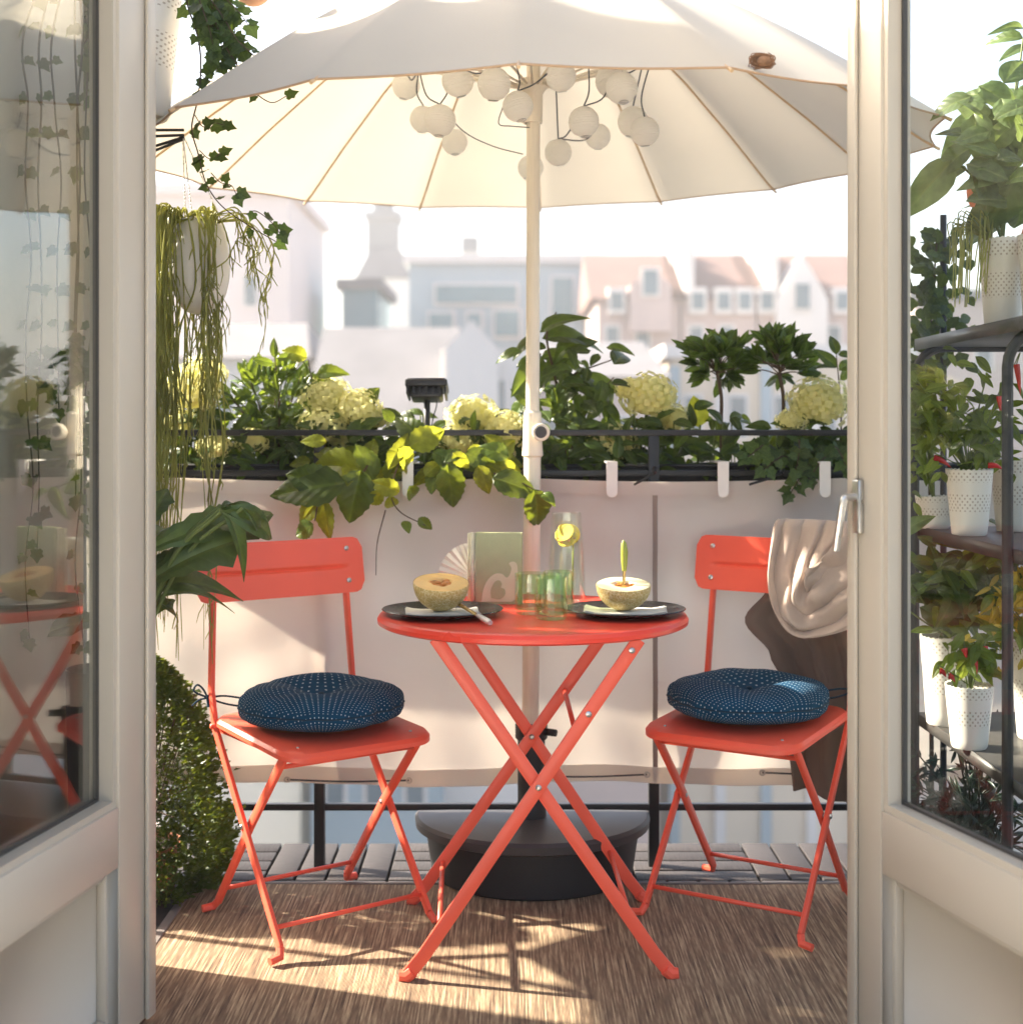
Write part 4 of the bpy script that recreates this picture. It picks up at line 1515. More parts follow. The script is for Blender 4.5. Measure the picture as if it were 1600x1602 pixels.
part('water', MB().lathe(prof, 48), M_WATER, t, world=False)
sl_me = MB().lathe([(0, -0.002), (0.022, -0.002), (0.0235, 0), (0.022, 0.002), (0, 0.002)], 20).mesh('lemon_slice', M_LEMON)
for k, (a, z) in enumerate(((0, 0.158), (2.2, 0.150), (4.0, 0.161), (5.2, 0.148), (1.1, 0.164))):
    put('lemon_slice', sl_me, t, Matrix.Translation((0.007 * cos(a), 0.007 * sin(a), z)) @ Euler((0.95 + 0.3 * cos(a * 2), 0.3 * sin(a * 3), 0.6 * sin(a))).to_matrix().to_4x4())
mb = MB()
for k in range(9):
    a = k * 0.7
    mb.ball((0.022 * cos(a), 0.022 * sin(a), 0.143 + 0.003 * (k % 3)), 0.003, 7, 5)
part('peppercorns', mb, M_SEED, t, world=False)['kind'] = 'stuff'
part('stirrer', MB().tube([(0.013, -0.006, 0.012), (0.015, -0.004, 0.165)], 0.0018, 6), M_LIMEHANDLE, t, world=False)

# ------------------------------------------------------------------ leaves
Z = Vector((0, 0, 1))


def lmesh(name, mat, W=0.4, fold=0.25, curl=0.3, rows=7, teeth=0.0, shape='ovate', twist=0.0):
    """one leaf: base at the origin, tip towards +Y, upper face +Z, unit length"""
    mb = MB()
    if shape == 'ivy':
        pts = [(0, 0.02), (0.22, -0.10), (0.46, 0.06), (0.38, 0.28), (0.50, 0.47), (0.27, 0.62), (0.0, 1.0), (-0.25, 0.60), (-0.52, 0.45), (-0.37, 0.26), (-0.45, 0.07), (-0.22, -0.10)]
        vs = [(x * W / 0.4, y, fold * abs(x) - curl * (y * y) * 0.5) for x, y in pts] + [(0, 0.32, -0.02)]
        fs = [(12, i, (i + 1) % 12) for i in range(12)]
        mb.add(vs, fs)
    elif shape == 'floret':
        for k in range(4):
            a = k * pi / 2
            vs = [(0, 0, 0), (0.35, -0.3, 0.12), (0.62, 0, 0.08), (0.35, 0.3, 0.12)]
            mb.add([(x * cos(a) - y * sin(a), x * sin(a) + y * cos(a), z) for x, y, z in vs], [(0, 1, 2, 3)])
    else:
        rows_ = []
        for i in range(rows + 1):
            t = i / rows
            if shape == 'ovate':
                w_ = W * (sin(pi * min(1, t ** 0.85)) ** 0.75) * (1 - 0.25 * t)
            elif shape == 'heart':
                w_ = W * 1.1 * (min(1, (t + 0.02) / 0.22) ** 0.6) * (1 - t) ** 0.75 * 1.25
            elif shape == 'lance':
                w_ = W * sin(pi * t ** 0.9) ** 0.85
            elif shape == 'fishtail':
                w_ = W * (0.12 + 0.95 * t ** 0.8) * (1 if t < 0.78 else max(0, (1.02 - t) / 0.24))
            if teeth and 0.1 < t < 0.97:
                w_ *= 1 + teeth * (1 if i % 2 else -1)
            y = t
            if shape == 'heart' and i == 0:
                w_ = W * 0.55
            z = -curl * t * t
            y = t * (1 - 0.15 * curl * t)
            tw = twist * t
            lft = Vector((-w_ / 1, y + (-0.07 if shape == 'heart' and i < 2 else 0), z + fold * w_))
            rgt = Vector((w_, y + (-0.07 if shape == 'heart' and i < 2 else 0), z + fold * w_))
            ml = Vector((-w_ * 0.5, y, z + fold * w_ * 0.62 + 0.02))
            mr = Vector((w_ * 0.5, y, z + fold * w_ * 0.62 + 0.02))
            mid = Vector((0, y + (0.06 if shape == 'heart' and i == 0 else 0), z))
            r = []
            for v in (lft, ml, mid, mr, rgt):
                v = v.copy()
                x_, z_ = v.x * cos(tw) - (v.z - z) * sin(tw), v.x * sin(tw) + (v.z - z) * cos(tw)
                v.x, v.z = x_, z + z_
                r.append(v)
            rows_.append(r)
        vs = [v for r in rows_ for v in r]
        fs = [(i * 5 + j, i * 5 + j + 1, (i + 1) * 5 + j + 1, (i + 1) * 5 + j) for i in range(rows) for j in range(4)]
        mb.add(vs, fs)
    return mb


def leafset(name, mat, n=4, **kw):
    out = []
    for k in range(n):
        q = dict(kw)
        q['curl'] = kw.get('curl', 0.3) * (0.4 + 0.5 * k)
        q['fold'] = kw.get('fold', 0.25) * (0.6 + 0.3 * k)
        q['twist'] = (k - 1.5) * 0.25
        m_ = lmesh(name, mat, **q)
        out.append((m_.mesh('leaf', mat, clean=False), m_))
    return out


def frame(p, d, n, L, wscale=1.0):
    d = d.normalized()
    x = d.cross(n)
    if x.length < 1e-4:
        x = d.orthogonal()
    x.normalize()
    nn = x.cross(d)
    return Matrix(((x.x * L * wscale, d.x * L, nn.x * L, p.x), (x.y * L * wscale, d.y * L, nn.y * L, p.y), (x.z * L * wscale, d.z * L, nn.z * L, p.z), (0, 0, 0, 1)))


class Plant:
    def __init__(s, name, label, cat, loc, seed=0, group=None):
        s.o = thing(name, label, cat, loc, 0, group)
        s.r = random.Random(seed)
        s.n = 0
        s.extra = {}
        s.q = []

    def leaf(s, ls, p, d, n, L, w=1.0):
        me, m_ = s.r.choice(ls)
        s.q.append((L, me, m_, frame(Vector(p), Vector(d), Vector(n), L, w)))

    def stem(s, pts, r, mat=None, n=6, sub=8):
        p = catmull(pts, sub)
        if isinstance(r, (list, tuple)):
            k = len(p)
            r = [r[0] + (r[1] - r[0]) * i / (k - 1) for i in range(k)]
        s.extra.setdefault((mat or M_STEM).name, MB()).tube(p, r, n)
        return p

    def along(s, path, ls, L, every, spread=0.9, droop=0.2, face=(0, -1, 0.4), skip=0.0, end=True, jitter=0.5):
        acc = 0
        side = 1
        for a, b in zip(path, path[1:]):
            acc += (b - a).length
            if acc >= every:
                acc = 0
                if s.r.random() < skip:
                    continue
                t = (b - a).normalized()
                f = Vector(face).normalized()
                sd = t.cross(f)
                if sd.length < 0.01:
                    sd = t.orthogonal()
                sd = sd.normalized() * side
                d = (t * (1 - spread) + sd * spread + Vector((s.r.uniform(-1, 1), s.r.uniform(-1, 1), s.r.uniform(-1, 1))) * jitter - Z * droop)
                nn = f + Vector((s.r.uniform(-1, 1), s.r.uniform(-1, 1), s.r.uniform(-1, 1))) * 0.5
                s.leaf(ls, b + d.normalized() * 0.004, d, nn, L * s.r.uniform(0.7, 1.2))
                side = -side
        if end:
            s.leaf(ls, path[-1], path[-1] - path[-2], Vector(face), L)

    def bush(s, ls, c, rad, n, L, up=0.4, face=(0, -0.6, 0.7), shell=0.5, branch=True, bmat=None, root=None):
        c = Vector(c)
        for k in range(n):
            while True:
                v = Vector((s.r.uniform(-1, 1), s.r.uniform(-1, 1), s.r.uniform(-1, 1)))
                if shell < v.length < 1:
                    break
            p = c + Vector((v.x * rad[0], v.y * rad[1], v.z * rad[2]))
            d = v.normalized() * 0.9 + Z * up + Vector((s.r.uniform(-1, 1), s.r.uniform(-1, 1), s.r.uniform(-1, 1))) * 0.5
            nn = Vector(face) + v * 0.3 + Vector((s.r.uniform(-1, 1), s.r.uniform(-1, 1), s.r.uniform(-1, 1))) * 0.6
            s.leaf(ls, p, d, nn, L * s.r.uniform(0.65, 1.2))
            if branch and k % 5 == 0:
                r0 = Vector(root) if root else c - Z * rad[2]
                s.stem([r0, (r0 + p) / 2 + Vector((0, 0, rad[2] * 0.15)), p], 0.0016, bmat or M_STEM, 5, 4)

    def head(s, c, r, n=150):
        """mophead of four-petalled florets"""
        c = Vector(c)
        mb = MB()
        fl = lmesh('floret', None, shape='floret')
        for k in range(n):
            ph = k * 2.39996
            z = 1 - 1.75 * (k + 0.5) / n
            q = sqrt(max(0, 1 - z * z))
            v = Vector((q * cos(ph), q * sin(ph), z))
            rr = r * (1 + s.r.uniform(-0.13, 0.10))
            p = c + Vector((v.x * rr, v.y * rr, v.z * rr * 0.82))
            M = frame(p, v.orthogonal() + Vector((s.r.uniform(-1, 1), s.r.uniform(-1, 1), s.r.uniform(-1, 1))) * 0.4, v + Vector((s.r.uniform(-1, 1), s.r.uniform(-1, 1), s.r.uniform(-1, 1))) * 0.35, r * s.r.uniform(0.20, 0.30))
            mb.add([M @ x for x in fl.v], fl.f)
        mb.ball(c, r * 0.78, 12, 8, 1, 1, 0.8)
        o = part('flower_head', mb, L_HYD, s.o, clean=False)
        o['kind'] = 'stuff'

    def done(s, limit=290):
        base = rootloc(s.o)
        T = Matrix.Translation(-base)
        s.q.sort(key=lambda a: -a[0])
        for (L, me, m_, M) in s.q[:limit]:
            put('leaf', me, s.o, T @ M)
        rest = {}
        for (L, me, m_, M) in s.q[limit:]:
            rest.setdefault(me.materials[0].name, MB()).add([M @ v for v in m_.v], m_.f)
        for k, mb in rest.items():
            part('small_leaves', mb, bpy.data.materials[k], s.o, clean=False)['kind'] = 'stuff'
        for k, mb in s.extra.items():
            part('stem', mb, bpy.data.materials[k], s.o)


LS_VINE = leafset('vine', L_VINE, W=0.36, fold=0.2, curl=0.35, rows=14, teeth=0.055, shape='ovate')
LS_VINEY = leafset('viney', L_VINEY, W=0.33, fold=0.22, curl=0.3, rows=14, teeth=0.055, shape='ovate')
LS_CLIMB = leafset('climb', L_CLIMB, W=0.27, fold=0.2, curl=0.4)
LS_CITRUS = leafset('citrus', L_CITRUS, W=0.22, fold=0.3, curl=0.25)
LS_BAY = leafset('bay', L_BAY, W=0.19, fold=0.3, curl=0.12, shape='lance')
LS_IVY = leafset('ivy', L_IVY, W=0.40, fold=0.15, curl=0.3, shape='ivy')
LS_FILL = leafset('fill', L_FILL, W=0.30, fold=0.2, curl=0.35, rows=5)
LS_FISH = leafset('fish', L_DARK, W=0.20, fold=0.26, curl=0.45, rows=9, teeth=0.10, shape='fishtail')
LS_DLANCE = leafset('dlance', L_DARK, W=0.16, fold=0.35, curl=0.55, rows=9, shape='lance')
LS_GREY = leafset('grey', L_GREY, W=0.30, fold=0.22, curl=0.5)
LS_CHILI = leafset('chili', L_CHILI, W=0.24, fold=0.2, curl=0.4, rows=5)
LS_YEL = leafset('yel', L_YELLOW, W=0.20, fold=0.2, curl=0.5, rows=5)
LS_ROUND = leafset('round', L_CLIMB, W=0.42, fold=0.12, curl=0.2, rows=5)
LS_BLUE = leafset('blue', L_BLUE, W=0.10, fold=0.3, curl=0.3, rows=4, shape='lance')
LS_GLOW = leafset('glow', L_VINEY, W=0.26, fold=0.2, curl=0.3)


def lace(name):
    """white enamel with rows of punched holes near the rim and in a middle band"""
    m, nt, out = nodes(name)
    p = N(nt, 'ShaderNodeBsdfPrincipled')
    tc = N(nt, 'ShaderNodeTexCoord')
    sp = N(nt, 'ShaderNodeSeparateXYZ')
    nt.links.new(tc.outputs['Object'], sp.inputs[0])
    at = N(nt, 'ShaderNodeMath', operation='ARCTAN2')
    nt.links.new(sp.outputs['Y'], at.inputs[0])
    nt.links.new(sp.outputs['X'], at.inputs[1])
    cb = N(nt, 'ShaderNodeCombineXYZ')
    m1 = N(nt, 'ShaderNodeMath', operation='MULTIPLY')
    m1.inputs[1].default_value = 36 / (2 * pi)
    nt.links.new(at.outputs[0], m1.inputs[0])
    m2 = N(nt, 'ShaderNodeMath', operation='MULTIPLY')
    m2.inputs[1].default_value = 110
    nt.links.new(sp.outputs['Z'], m2.inputs[0])
    nt.links.new(m1.outputs[0], cb.inputs[0])
    nt.links.new(m2.outputs[0], cb.inputs[1])
    mp = N(nt, 'ShaderNodeMapping')
    mp.inputs['Rotation'].default_value = (0, 0, radians(45))
    nt.links.new(cb.outputs[0], mp.inputs['Vector'])
    fr = N(nt, 'ShaderNodeVectorMath', operation='FRACTION')
    nt.links.new(mp.outputs[0], fr.inputs[0])
    sb = N(nt, 'ShaderNodeVectorMath', operation='SUBTRACT')
    sb.inputs[1].default_value = (0.5, 0.5, 0)
    nt.links.new(fr.outputs[0], sb.inputs[0])
    ln = N(nt, 'ShaderNodeVectorMath', operation='LENGTH')
    nt.links.new(sb.outputs[0], ln.inputs[0])
    dots = N(nt, 'ShaderNodeMath', operation='LESS_THAN')
    dots.inputs[1].default_value = 0.25
    nt.links.new(ln.outputs['Value'], dots.inputs[0])
    sg = N(nt, 'ShaderNodeSeparateXYZ')
    nt.links.new(tc.outputs['Generated'], sg.inputs[0])
    ramp = N(nt, 'ShaderNodeValToRGB')
    ramp.color_ramp.interpolation = 'CONSTANT'
    el = ramp.color_ramp.elements
    el[0].position = 0
    el[0].color = (0, 0, 0, 1)
    el[1].position = 0.36
    el[1].color = (1, 1, 1, 1)
    for (pos, v) in ((0.62, 0), (0.80, 1), (0.95, 0)):
        e = el.new(pos)
        e.color = (v, v, v, 1)
    nt.links.new(sg.outputs['Z'], ramp.inputs['Fac'])
    mu = N(nt, 'ShaderNodeMath', operation='MULTIPLY')
    nt.links.new(dots.outputs[0], mu.inputs[0])
    nt.links.new(ramp.outputs['Color'], mu.inputs[1])
    mx = N(nt, 'ShaderNodeMix', data_type='RGBA')
    mx.inputs['A'].default_value = (0.80, 0.76, 0.68, 1)
    mx.inputs['B'].default_value = (0.47, 0.41, 0.33, 1)
    nt.links.new(mu.outputs[0], mx.inputs['Factor'])
    nt.links.new(mx.outputs['Result'], p.inputs['Base Color'])
    p.inputs['Roughness'].default_value = 0.35
    nt.links.new(p.outputs[0], out.inputs[0])
    return m


M_LACE = lace('white punched pot enamel')


def pot(name, label, c, r0, r1, h, mat=None, group=None, plain=False, cat='plant pot'):
    """c is the middle of the foot"""
    t = thing(name, label, cat, c, 0, group)
    prof = [(0, 0), (r0 * 0.93, 0), (r0, 0.004)]
    prof += [(r0 + (r1 - r0) * k / 8, h * k / 8) for k in range(1, 9)]
    prof += [(r1 - 0.003, h), (r1 - 0.004, h * 0.9), (r0 * 0.9, 0.02)]
    sc = lambda r, z, a: (r, z + (0.003 * abs(sin(a * 14)) if (z >= h * 0.99 and not plain) else 0))
    part('body', MB().lathe(prof, 56, fn=sc), mat or M_LACE, t, world=False)
    part('soil', MB().lathe([(0, h * 0.88), (r1 * 0.75, h * 0.885), (r1 - 0.0045, h * 0.87)], 24), M_SOIL, t, world=False)
    return t


# ------------------------------------------------------------------ plants in the flower boxes
YP = 3.56
ZP = 0.975


def G(px, py, Y=YP):
    return P(px, py, Y)


def soil(px, Y=YP):
    q = P(px, 700, Y)
    return Vector((q.x, Y, ZP))


def V(*a):
    return Vector(a)


# citrus bush
p = Plant('citrus_bush', 'glossy green citrus bush in the box behind the railing, left of the yellow hydrangeas', 'bush', soil(425), 1)
for (px, py) in ((430, 560), (390, 590), (470, 590), (360, 620), (500, 630), (430, 620), (400, 650), (460, 660)):
    tip = G(px, py, YP + p.r.uniform(-.06, .06))
    path = p.stem([soil(425 + p.r.uniform(-15, 15)), (soil(425) + tip) / 2 + V(p.r.uniform(-.03, .03), 0, 0.02), tip], (0.004, 0.0015), M_WOODSTEM)
    p.along(path[5:], LS_CITRUS, 0.055, 0.012, 0.7, -0.15)
p.bush(LS_CITRUS, G(428, 632), (0.125, 0.07, 0.105), 190, 0.052, 0.5)
p.bush(LS_FILL, G(425, 705), (0.14, 0.06, 0.045), 60, 0.05, 0.1, branch=False)
p.done()

# hydrangeas
HYD = [
    ('pale yellow hydrangea half hidden by the hanging cactus strands', 300, [(300, 612, 44), (318, 585, 34), (285, 660, 30), (335, 700, 26)], 21),
    ('bright yellow-green hydrangea beside the citrus bush', 530, [(512, 622, 40), (560, 640, 36), (505, 668, 38), (395, 690, 26), (590, 655, 22), (545, 690, 30)], 22),
    ('pale hydrangea between the solar light and the parasol pole', 745, [(740, 655, 42), (790, 672, 36), (715, 692, 32), (775, 710, 30)], 23),
    ('pale yellow hydrangea with one high and one low bloom beside the parasol pole', 985, [(1015, 622, 44), (957, 695, 40), (1055, 655, 26), (985, 610, 22)], 24),
    ('big round pale hydrangea bloom near the door handle', 1280, [(1282, 630, 48), (1238, 660, 24)], 25),
]
for (lb, px, heads, sd) in HYD:
    p = Plant('hydrangea', lb, 'hydrangea', soil(px), sd, 'hydrangeas in the flower boxes')
    for (hx, hy, r) in heads:
        Y = YP - 0.05 + p.r.uniform(-.03, .05)
        c = G(hx, hy, Y)
        p.head(c, r / FPX * Y)
        s0 = soil(px + (hx - px) * 0.4)
        p.stem([s0, (s0 + c) / 2 + V(p.r.uniform(-.02, .02), 0, 0.01), c], (0.0035, 0.0025), M_STEM)
        for k in range(7):
            q = s0.lerp(c, p.r.uniform(0.2, 0.85))
            p.leaf(LS_CLIMB if k % 2 else LS_FILL, q, V(p.r.uniform(-1, 1), p.r.uniform(-.8, .3), p.r.uniform(-.3, .6)), V(0, -.6, .7), p.r.uniform(0.055, 0.085))
    p.done()

# low filling foliage between the rails
for (lb, x0, x1, n, sd) in (('low dark foliage spilling between the rails under the citrus bush', 240, 560, 230, 31), ('low dark foliage between the rails near the solar light', 540, 860, 250, 32), ('low dark foliage between the rails under the standard trees', 860, 1340, 280, 33)):
    p = Plant('trailing_foliage', lb, 'plant', soil((x0 + x1) / 2), sd, 'low foliage in the flower boxes')
    for k in range(n):
        px = p.r.uniform(x0, x1)
        q = G(px, p.r.uniform(690, 742) if k % 4 else p.r.uniform(648, 700), p.r.uniform(3.46, 3.62))
        p.leaf(p.r.choice((LS_FILL, LS_CLIMB, LS_CITRUS)), q, V(p.r.uniform(-1, 1), p.r.uniform(-1, .2), p.r.uniform(-.5, .7)), V(p.r.uniform(-.5, .5), -.7, .6), p.r.uniform(0.035, 0.07))
        if k % 6 == 0:
            p.stem([soil(px), soil(px).lerp(q, .5), q], 0.0018)
    p.done()

# climber with large leaves behind the pole
p = Plant('leafy_climber', 'tall leafy climber with drooping dark leaves rising behind the parasol pole', 'climber', soil(880), 41)
LEAVES = [(845, 520, 885, 478), (848, 530, 932, 505), (840, 525, 800, 548), (868, 552, 925, 520), (845, 560, 905, 545), (845, 590, 880, 560), (870, 600, 905, 620), (905, 590, 965, 605), (960, 570, 983, 540), (895, 600, 860, 640), (830, 610, 790, 640), (820, 630, 780, 660), (860, 640, 910, 655), (915, 620, 950, 640), (940, 600, 975, 640), (880, 660, 930, 690), (860, 680, 880, 730), (900, 680, 880, 720), (850, 560, 815, 600)]
trunk = p.stem([soil(885), G(880, 660), G(868, 590), G(855, 525), G(870, 488)], (0.005, 0.002), M_WOODSTEM)
p.stem([G(868, 600), G(910, 580), G(965, 560)], (0.003, 0.0015), M_WOODSTEM)
p.stem([soil(880), G(920, 640), G(960, 590)], (0.003, 0.0015), M_WOODSTEM)
for (a, b, c, d) in LEAVES:
    u, v = G(a, b, YP + p.r.uniform(-.05, .05)), G(c, d, YP + p.r.uniform(-.09, .05))
    p.leaf(LS_CLIMB, u, v - u, V(p.r.uniform(-.5, .5), -.7, .6), (v - u).length * 1.15)
for k in range(130):
    q = G(min(955, max(815, p.r.gauss(885, 40))), p.r.uniform(540, 735), YP + p.r.uniform(-.09, .07))
    p.leaf(LS_CLIMB, q, V(p.r.uniform(-1, 1), p.r.uniform(-1, .3), p.r.uniform(-.9, .4)), V(p.r.uniform(-.5, .5), -.7, .6), p.r.uniform(0.05, 0.085))
p.done()

# serrated vine trailing over the railing
p = Plant('trailing_vine', 'vine with big serrated yellow-green leaves tumbling over the railing above the chair', 'vine', soil(580), 51)
YV = 3.33
VL = [  # base -> tip in the picture, depth, young?
    (565, 735, 545, 812, 0, 3.33), (560, 735, 480, 715, 1, 3.34), (575, 720, 585, 685, 1, 3.40), (540, 755, 430, 770, 0, 3.31), (520, 760, 455, 742, 0, 3.33),
    (500, 780, 468, 815, 1, 3.32), (505, 780, 512, 842, 1, 3.31), (490, 820, 462, 838, 0, 3.30), (610, 740, 640, 690, 1, 3.38), (622, 700, 655, 742, 1, 3.34),
    (612, 715, 622, 765, 0, 3.36), (700, 725, 709, 796, 0, 3.33), (640, 700, 690, 672, 1, 3.40), (615, 660, 600, 640, 0, 3.42), (660, 690, 628, 650, 0, 3.42),
    (600, 770, 572, 790, 1, 3.32), (625, 770, 585, 752, 1, 3.31), (610, 775, 615, 805, 1, 3.31), (665, 745, 690, 720, 1, 3.36), (770, 748, 835, 765, 0, 3.30),
    (835, 765, 848, 826, 0, 3.27), (800, 752, 775, 768, 0, 3.31), (850, 772, 862, 780, 0, 3.26), (790, 745, 765, 725, 1, 3.36), (755, 735, 800, 690, 1, 3.40),
    (545, 690, 575, 650, 0, 3.46), (480, 560, 445, 545, 1, 3.52), (497, 585, 530, 575, 0, 3.54), (560, 640, 585, 610, 0, 3.52), (500, 640, 505, 580, 0, 3.54),
    (585, 750, 560, 700, 0, 3.38), (530, 720, 490, 700, 1, 3.40), (640, 760, 655, 790, 0, 3.32), (655, 810, 673, 828, 0, 3.30), (632, 815, 640, 828, 0, 3.30)]
for (a, b, c, d, yng, Y) in VL:
    u, v = P(a, b, Y), P(c, d, Y + p.r.uniform(-.03, .03))
    L = (v - u).length * 1.12
    p.leaf(LS_VINEY if yng else LS_VINE, u, v - u, V(p.r.uniform(-.45, .45), -1, p.r.uniform(0, .5)), L, 0.9 + 0.25 * p.r.random())
main = [soil(585), P(580, 715, 3.50), P(575, 728, 3.38), P(560, 745, 3.335), P(505, 775, 3.32), P(492, 815, 3.30)]
p.stem(main, (0.0035, 0.0018), M_WOODSTEM)
p.stem([soil(640), P(640, 705, 3.48), P(625, 722, 3.37), P(612, 770, 3.32), P(625, 800, 3.31), P(665, 822, 3.30)], (0.003, 0.0012), M_WOODSTEM)
p.stem([P(603, 798, 3.31), P(590, 850, 3.31), P(588, 900, 3.31)], (0.0016, 0.0008), M_WOODSTEM)
p.stem([soil(690), P(695, 715, 3.46), P(702, 726, 3.36)], (0.003, 0.0015), M_WOODSTEM)
p.stem([soil(745), P(755, 722, 3.46), P(775, 742, 3.35), P(815, 755, 3.30), P(850, 775, 3.27)], (0.003, 0.0015), M_WOODSTEM)
p.stem([soil(500), P(495, 640, 3.55), P(482, 562, 3.52)], (0.003, 0.0012), M_WOODSTEM)
for k in range(26):
    q = P(p.r.uniform(480, 800), p.r.uniform(690, 745), p.r.uniform(3.34, 3.45))
    p.leaf(p.r.choice((LS_VINE, LS_VINEY)), q, V(p.r.uniform(-1, 1), p.r.uniform(-.6, .1), p.r.uniform(-1, .5)), V(p.r.uniform(-.4, .4), -1, .4), p.r.uniform(0.05, 0.085))
p.done()

# solar light
t = thing('solar_light', 'black square solar light on a short stake among the flowers', 'solar light', soil(668, 3.53))
SLc = P(668, 615, 3.50)
part('stake', MB().tube([soil(668, 3.53), SLc], 0.008, 10), M_BLACK, t)
mb = MB()
mt_ = Matrix.Translation(SLc) @ Matrix.Rotation(radians(-12), 4, 'X')
mb.box((-0.053, -0.05, 0.008), (0.053, 0.05, 0.026), 0.004, mt_)
mb.box((-0.040, -0.036, -0.018), (0.040, 0.036, 0.0075), 0.006, mt_)
part('lamp_head', mb, M_BLACK, t)
mb = MB()
for i in range(7):
    mb.box((-0.050 + 0.0158 * i, -0.044, -0.010), (-0.044 + 0.0158 * i, 0.044, 0.0075), 0.001, mt_)
part('cooling_fin', mb, M_BLACK, t)
part('solar_panel', MB().box((-0.047, -0.045, 0.0262), (0.047, 0.045, 0.0285), 0, mt_), solid('solar cell', (0.01, 0.012, 0.03), 0.15), t)
part('cable', MB().tube(catmull([SLc + V(0.022, 0, 0), SLc + V(0.024, 0, -0.03), SLc + V(0.016, 0, -0.06), SLc + V(0.008, 0, -0.10)], 5), 0.0016, 5), M_CORD, t)

# little standard trees
for (lb, px, py, rpx, sd) in (('little standard bay tree beside the parasol pole side of the pair', 1120, 566, 58, 61), ('little standard bay tree next to the big hydrangea bloom', 1217, 566, 58, 62)):
    lb = lb.replace(' beside the parasol pole side of the pair', ' of the pair, the one farther from the door')
    p = Plant('standard_bay_tree', lb, 'small tree', soil(px + 5), sd, 'little standard trees in the flower box')
    c = G(px, py)
    tr = MB().tube(catmull([soil(px + 8), G(px + 8, 660), G(px + 8, 620), G(px + 2, 585)], 5), 0.0048, 8)
    part('trunk', tr, M_WOODSTEM, p.o)
    for k in range(26):
        a = p.r.uniform(0, 2 * pi)
        el = p.r.uniform(-0.85, 1.45)
        R_ = rpx / FPX * YP * p.r.uniform(0.45, 0.85)
        tip = c + V(R_ * cos(a) * cos(el) * 1.05, R_ * sin(a) * cos(el), R_ * sin(el) * 0.95)
        b0 = G(px + 2, 588) + V(0, 0, 0.02 * p.r.random())
        path = p.stem([b0, b0.lerp(tip, .5) + V(0, 0, .006), tip], (0.0022, 0.001), M_WOODSTEM)
        for j in range(9):
            aa = p.r.uniform(0, 6.28)
            dd = (tip - b0).normalized() * 0.8 + V(cos(aa), sin(aa), p.r.uniform(-.3, .7)) * 0.7
            p.leaf(LS_BAY, tip - (tip - b0) * p.r.uniform(0, .35), dd, V(p.r.uniform(-.8, .8), -.8, .6), p.r.uniform(0.040, 0.066))
    p.done()

# variegated ivy and right end foliage
p = Plant('ivy', 'small ivy trailing from the flower box over the screen near the door handle', 'ivy', soil(1260), 71)
for (a, b) in (((1270, 720), (1236, 772)), ((1290, 715), (1265, 750)), ((1230, 715), (1195, 735)), ((1300, 700), (1325, 735)), ((1200, 700), (1170, 715)), ((1250, 690), (1245, 735))):
    A, B = G(*a, 3.45), P(b[0], b[1], 3.37)
    path = p.stem([soil(1260), A, A.lerp(B, .5) + V(0, -.02, .01), B], (0.002, 0.001), M_WOODSTEM)
    p.along(path[4:], LS_IVY, 0.034, 0.013, 0.8, 0.2)
for k in range(70):
    q = G(p.r.uniform(1150, 1330), p.r.uniform(680, 735), 3.50)
    p.leaf(LS_IVY, q, V(p.r.uniform(-1, 1), -.5, p.r.uniform(-.6, .6)), V(p.r.uniform(-.4, .4), -1, .4), p.r.uniform(0.03, 0.045))
p.done()
p = Plant('leafy_sprig', 'upright sprig of rounded leaves behind the big hydrangea bloom', 'plant', soil(1315), 72)
path = p.stem([soil(1315), G(1315, 640), G(1308, 555)], (0.003, 0.0012), M_WOODSTEM)
p.along(path[6:], LS_CLIMB, 0.06, 0.022, 0.75, 0.0)
for (a, b, c, d) in ((1310, 575, 1282, 550), (1312, 580, 1335, 560), (1085, 640, 1112, 625), (1050, 650, 1020, 690), (1100, 690, 1060, 700)):
    u, v = G(a, b), G(c, d)
    p.leaf(LS_CLIMB, u, v - u, V(0, -1, .4), (v - u).length * 1.3)
p.done()
p = Plant('glowing_leaf_shoot', 'single broad yellow-green leaf shoot beside the upper hydrangea bloom', 'plant', soil(1090), 73)
p.stem([soil(1090), G(1095, 665)], 0.003)
p.leaf(LS_GLOW, G(1092, 668), V(-0.02, -.1, 1), V(.2, -1, .1), 0.085, 1.5)
p.leaf(LS_CLIMB, G(1070, 680), V(-1, -.3, .1), V(0, -.6, .8), 0.08, 1.3)
p.leaf(LS_CLIMB, G(1060, 700), V(1, -.3, .1), V(0, -.6, .8), 0.08, 1.3)
p.done()

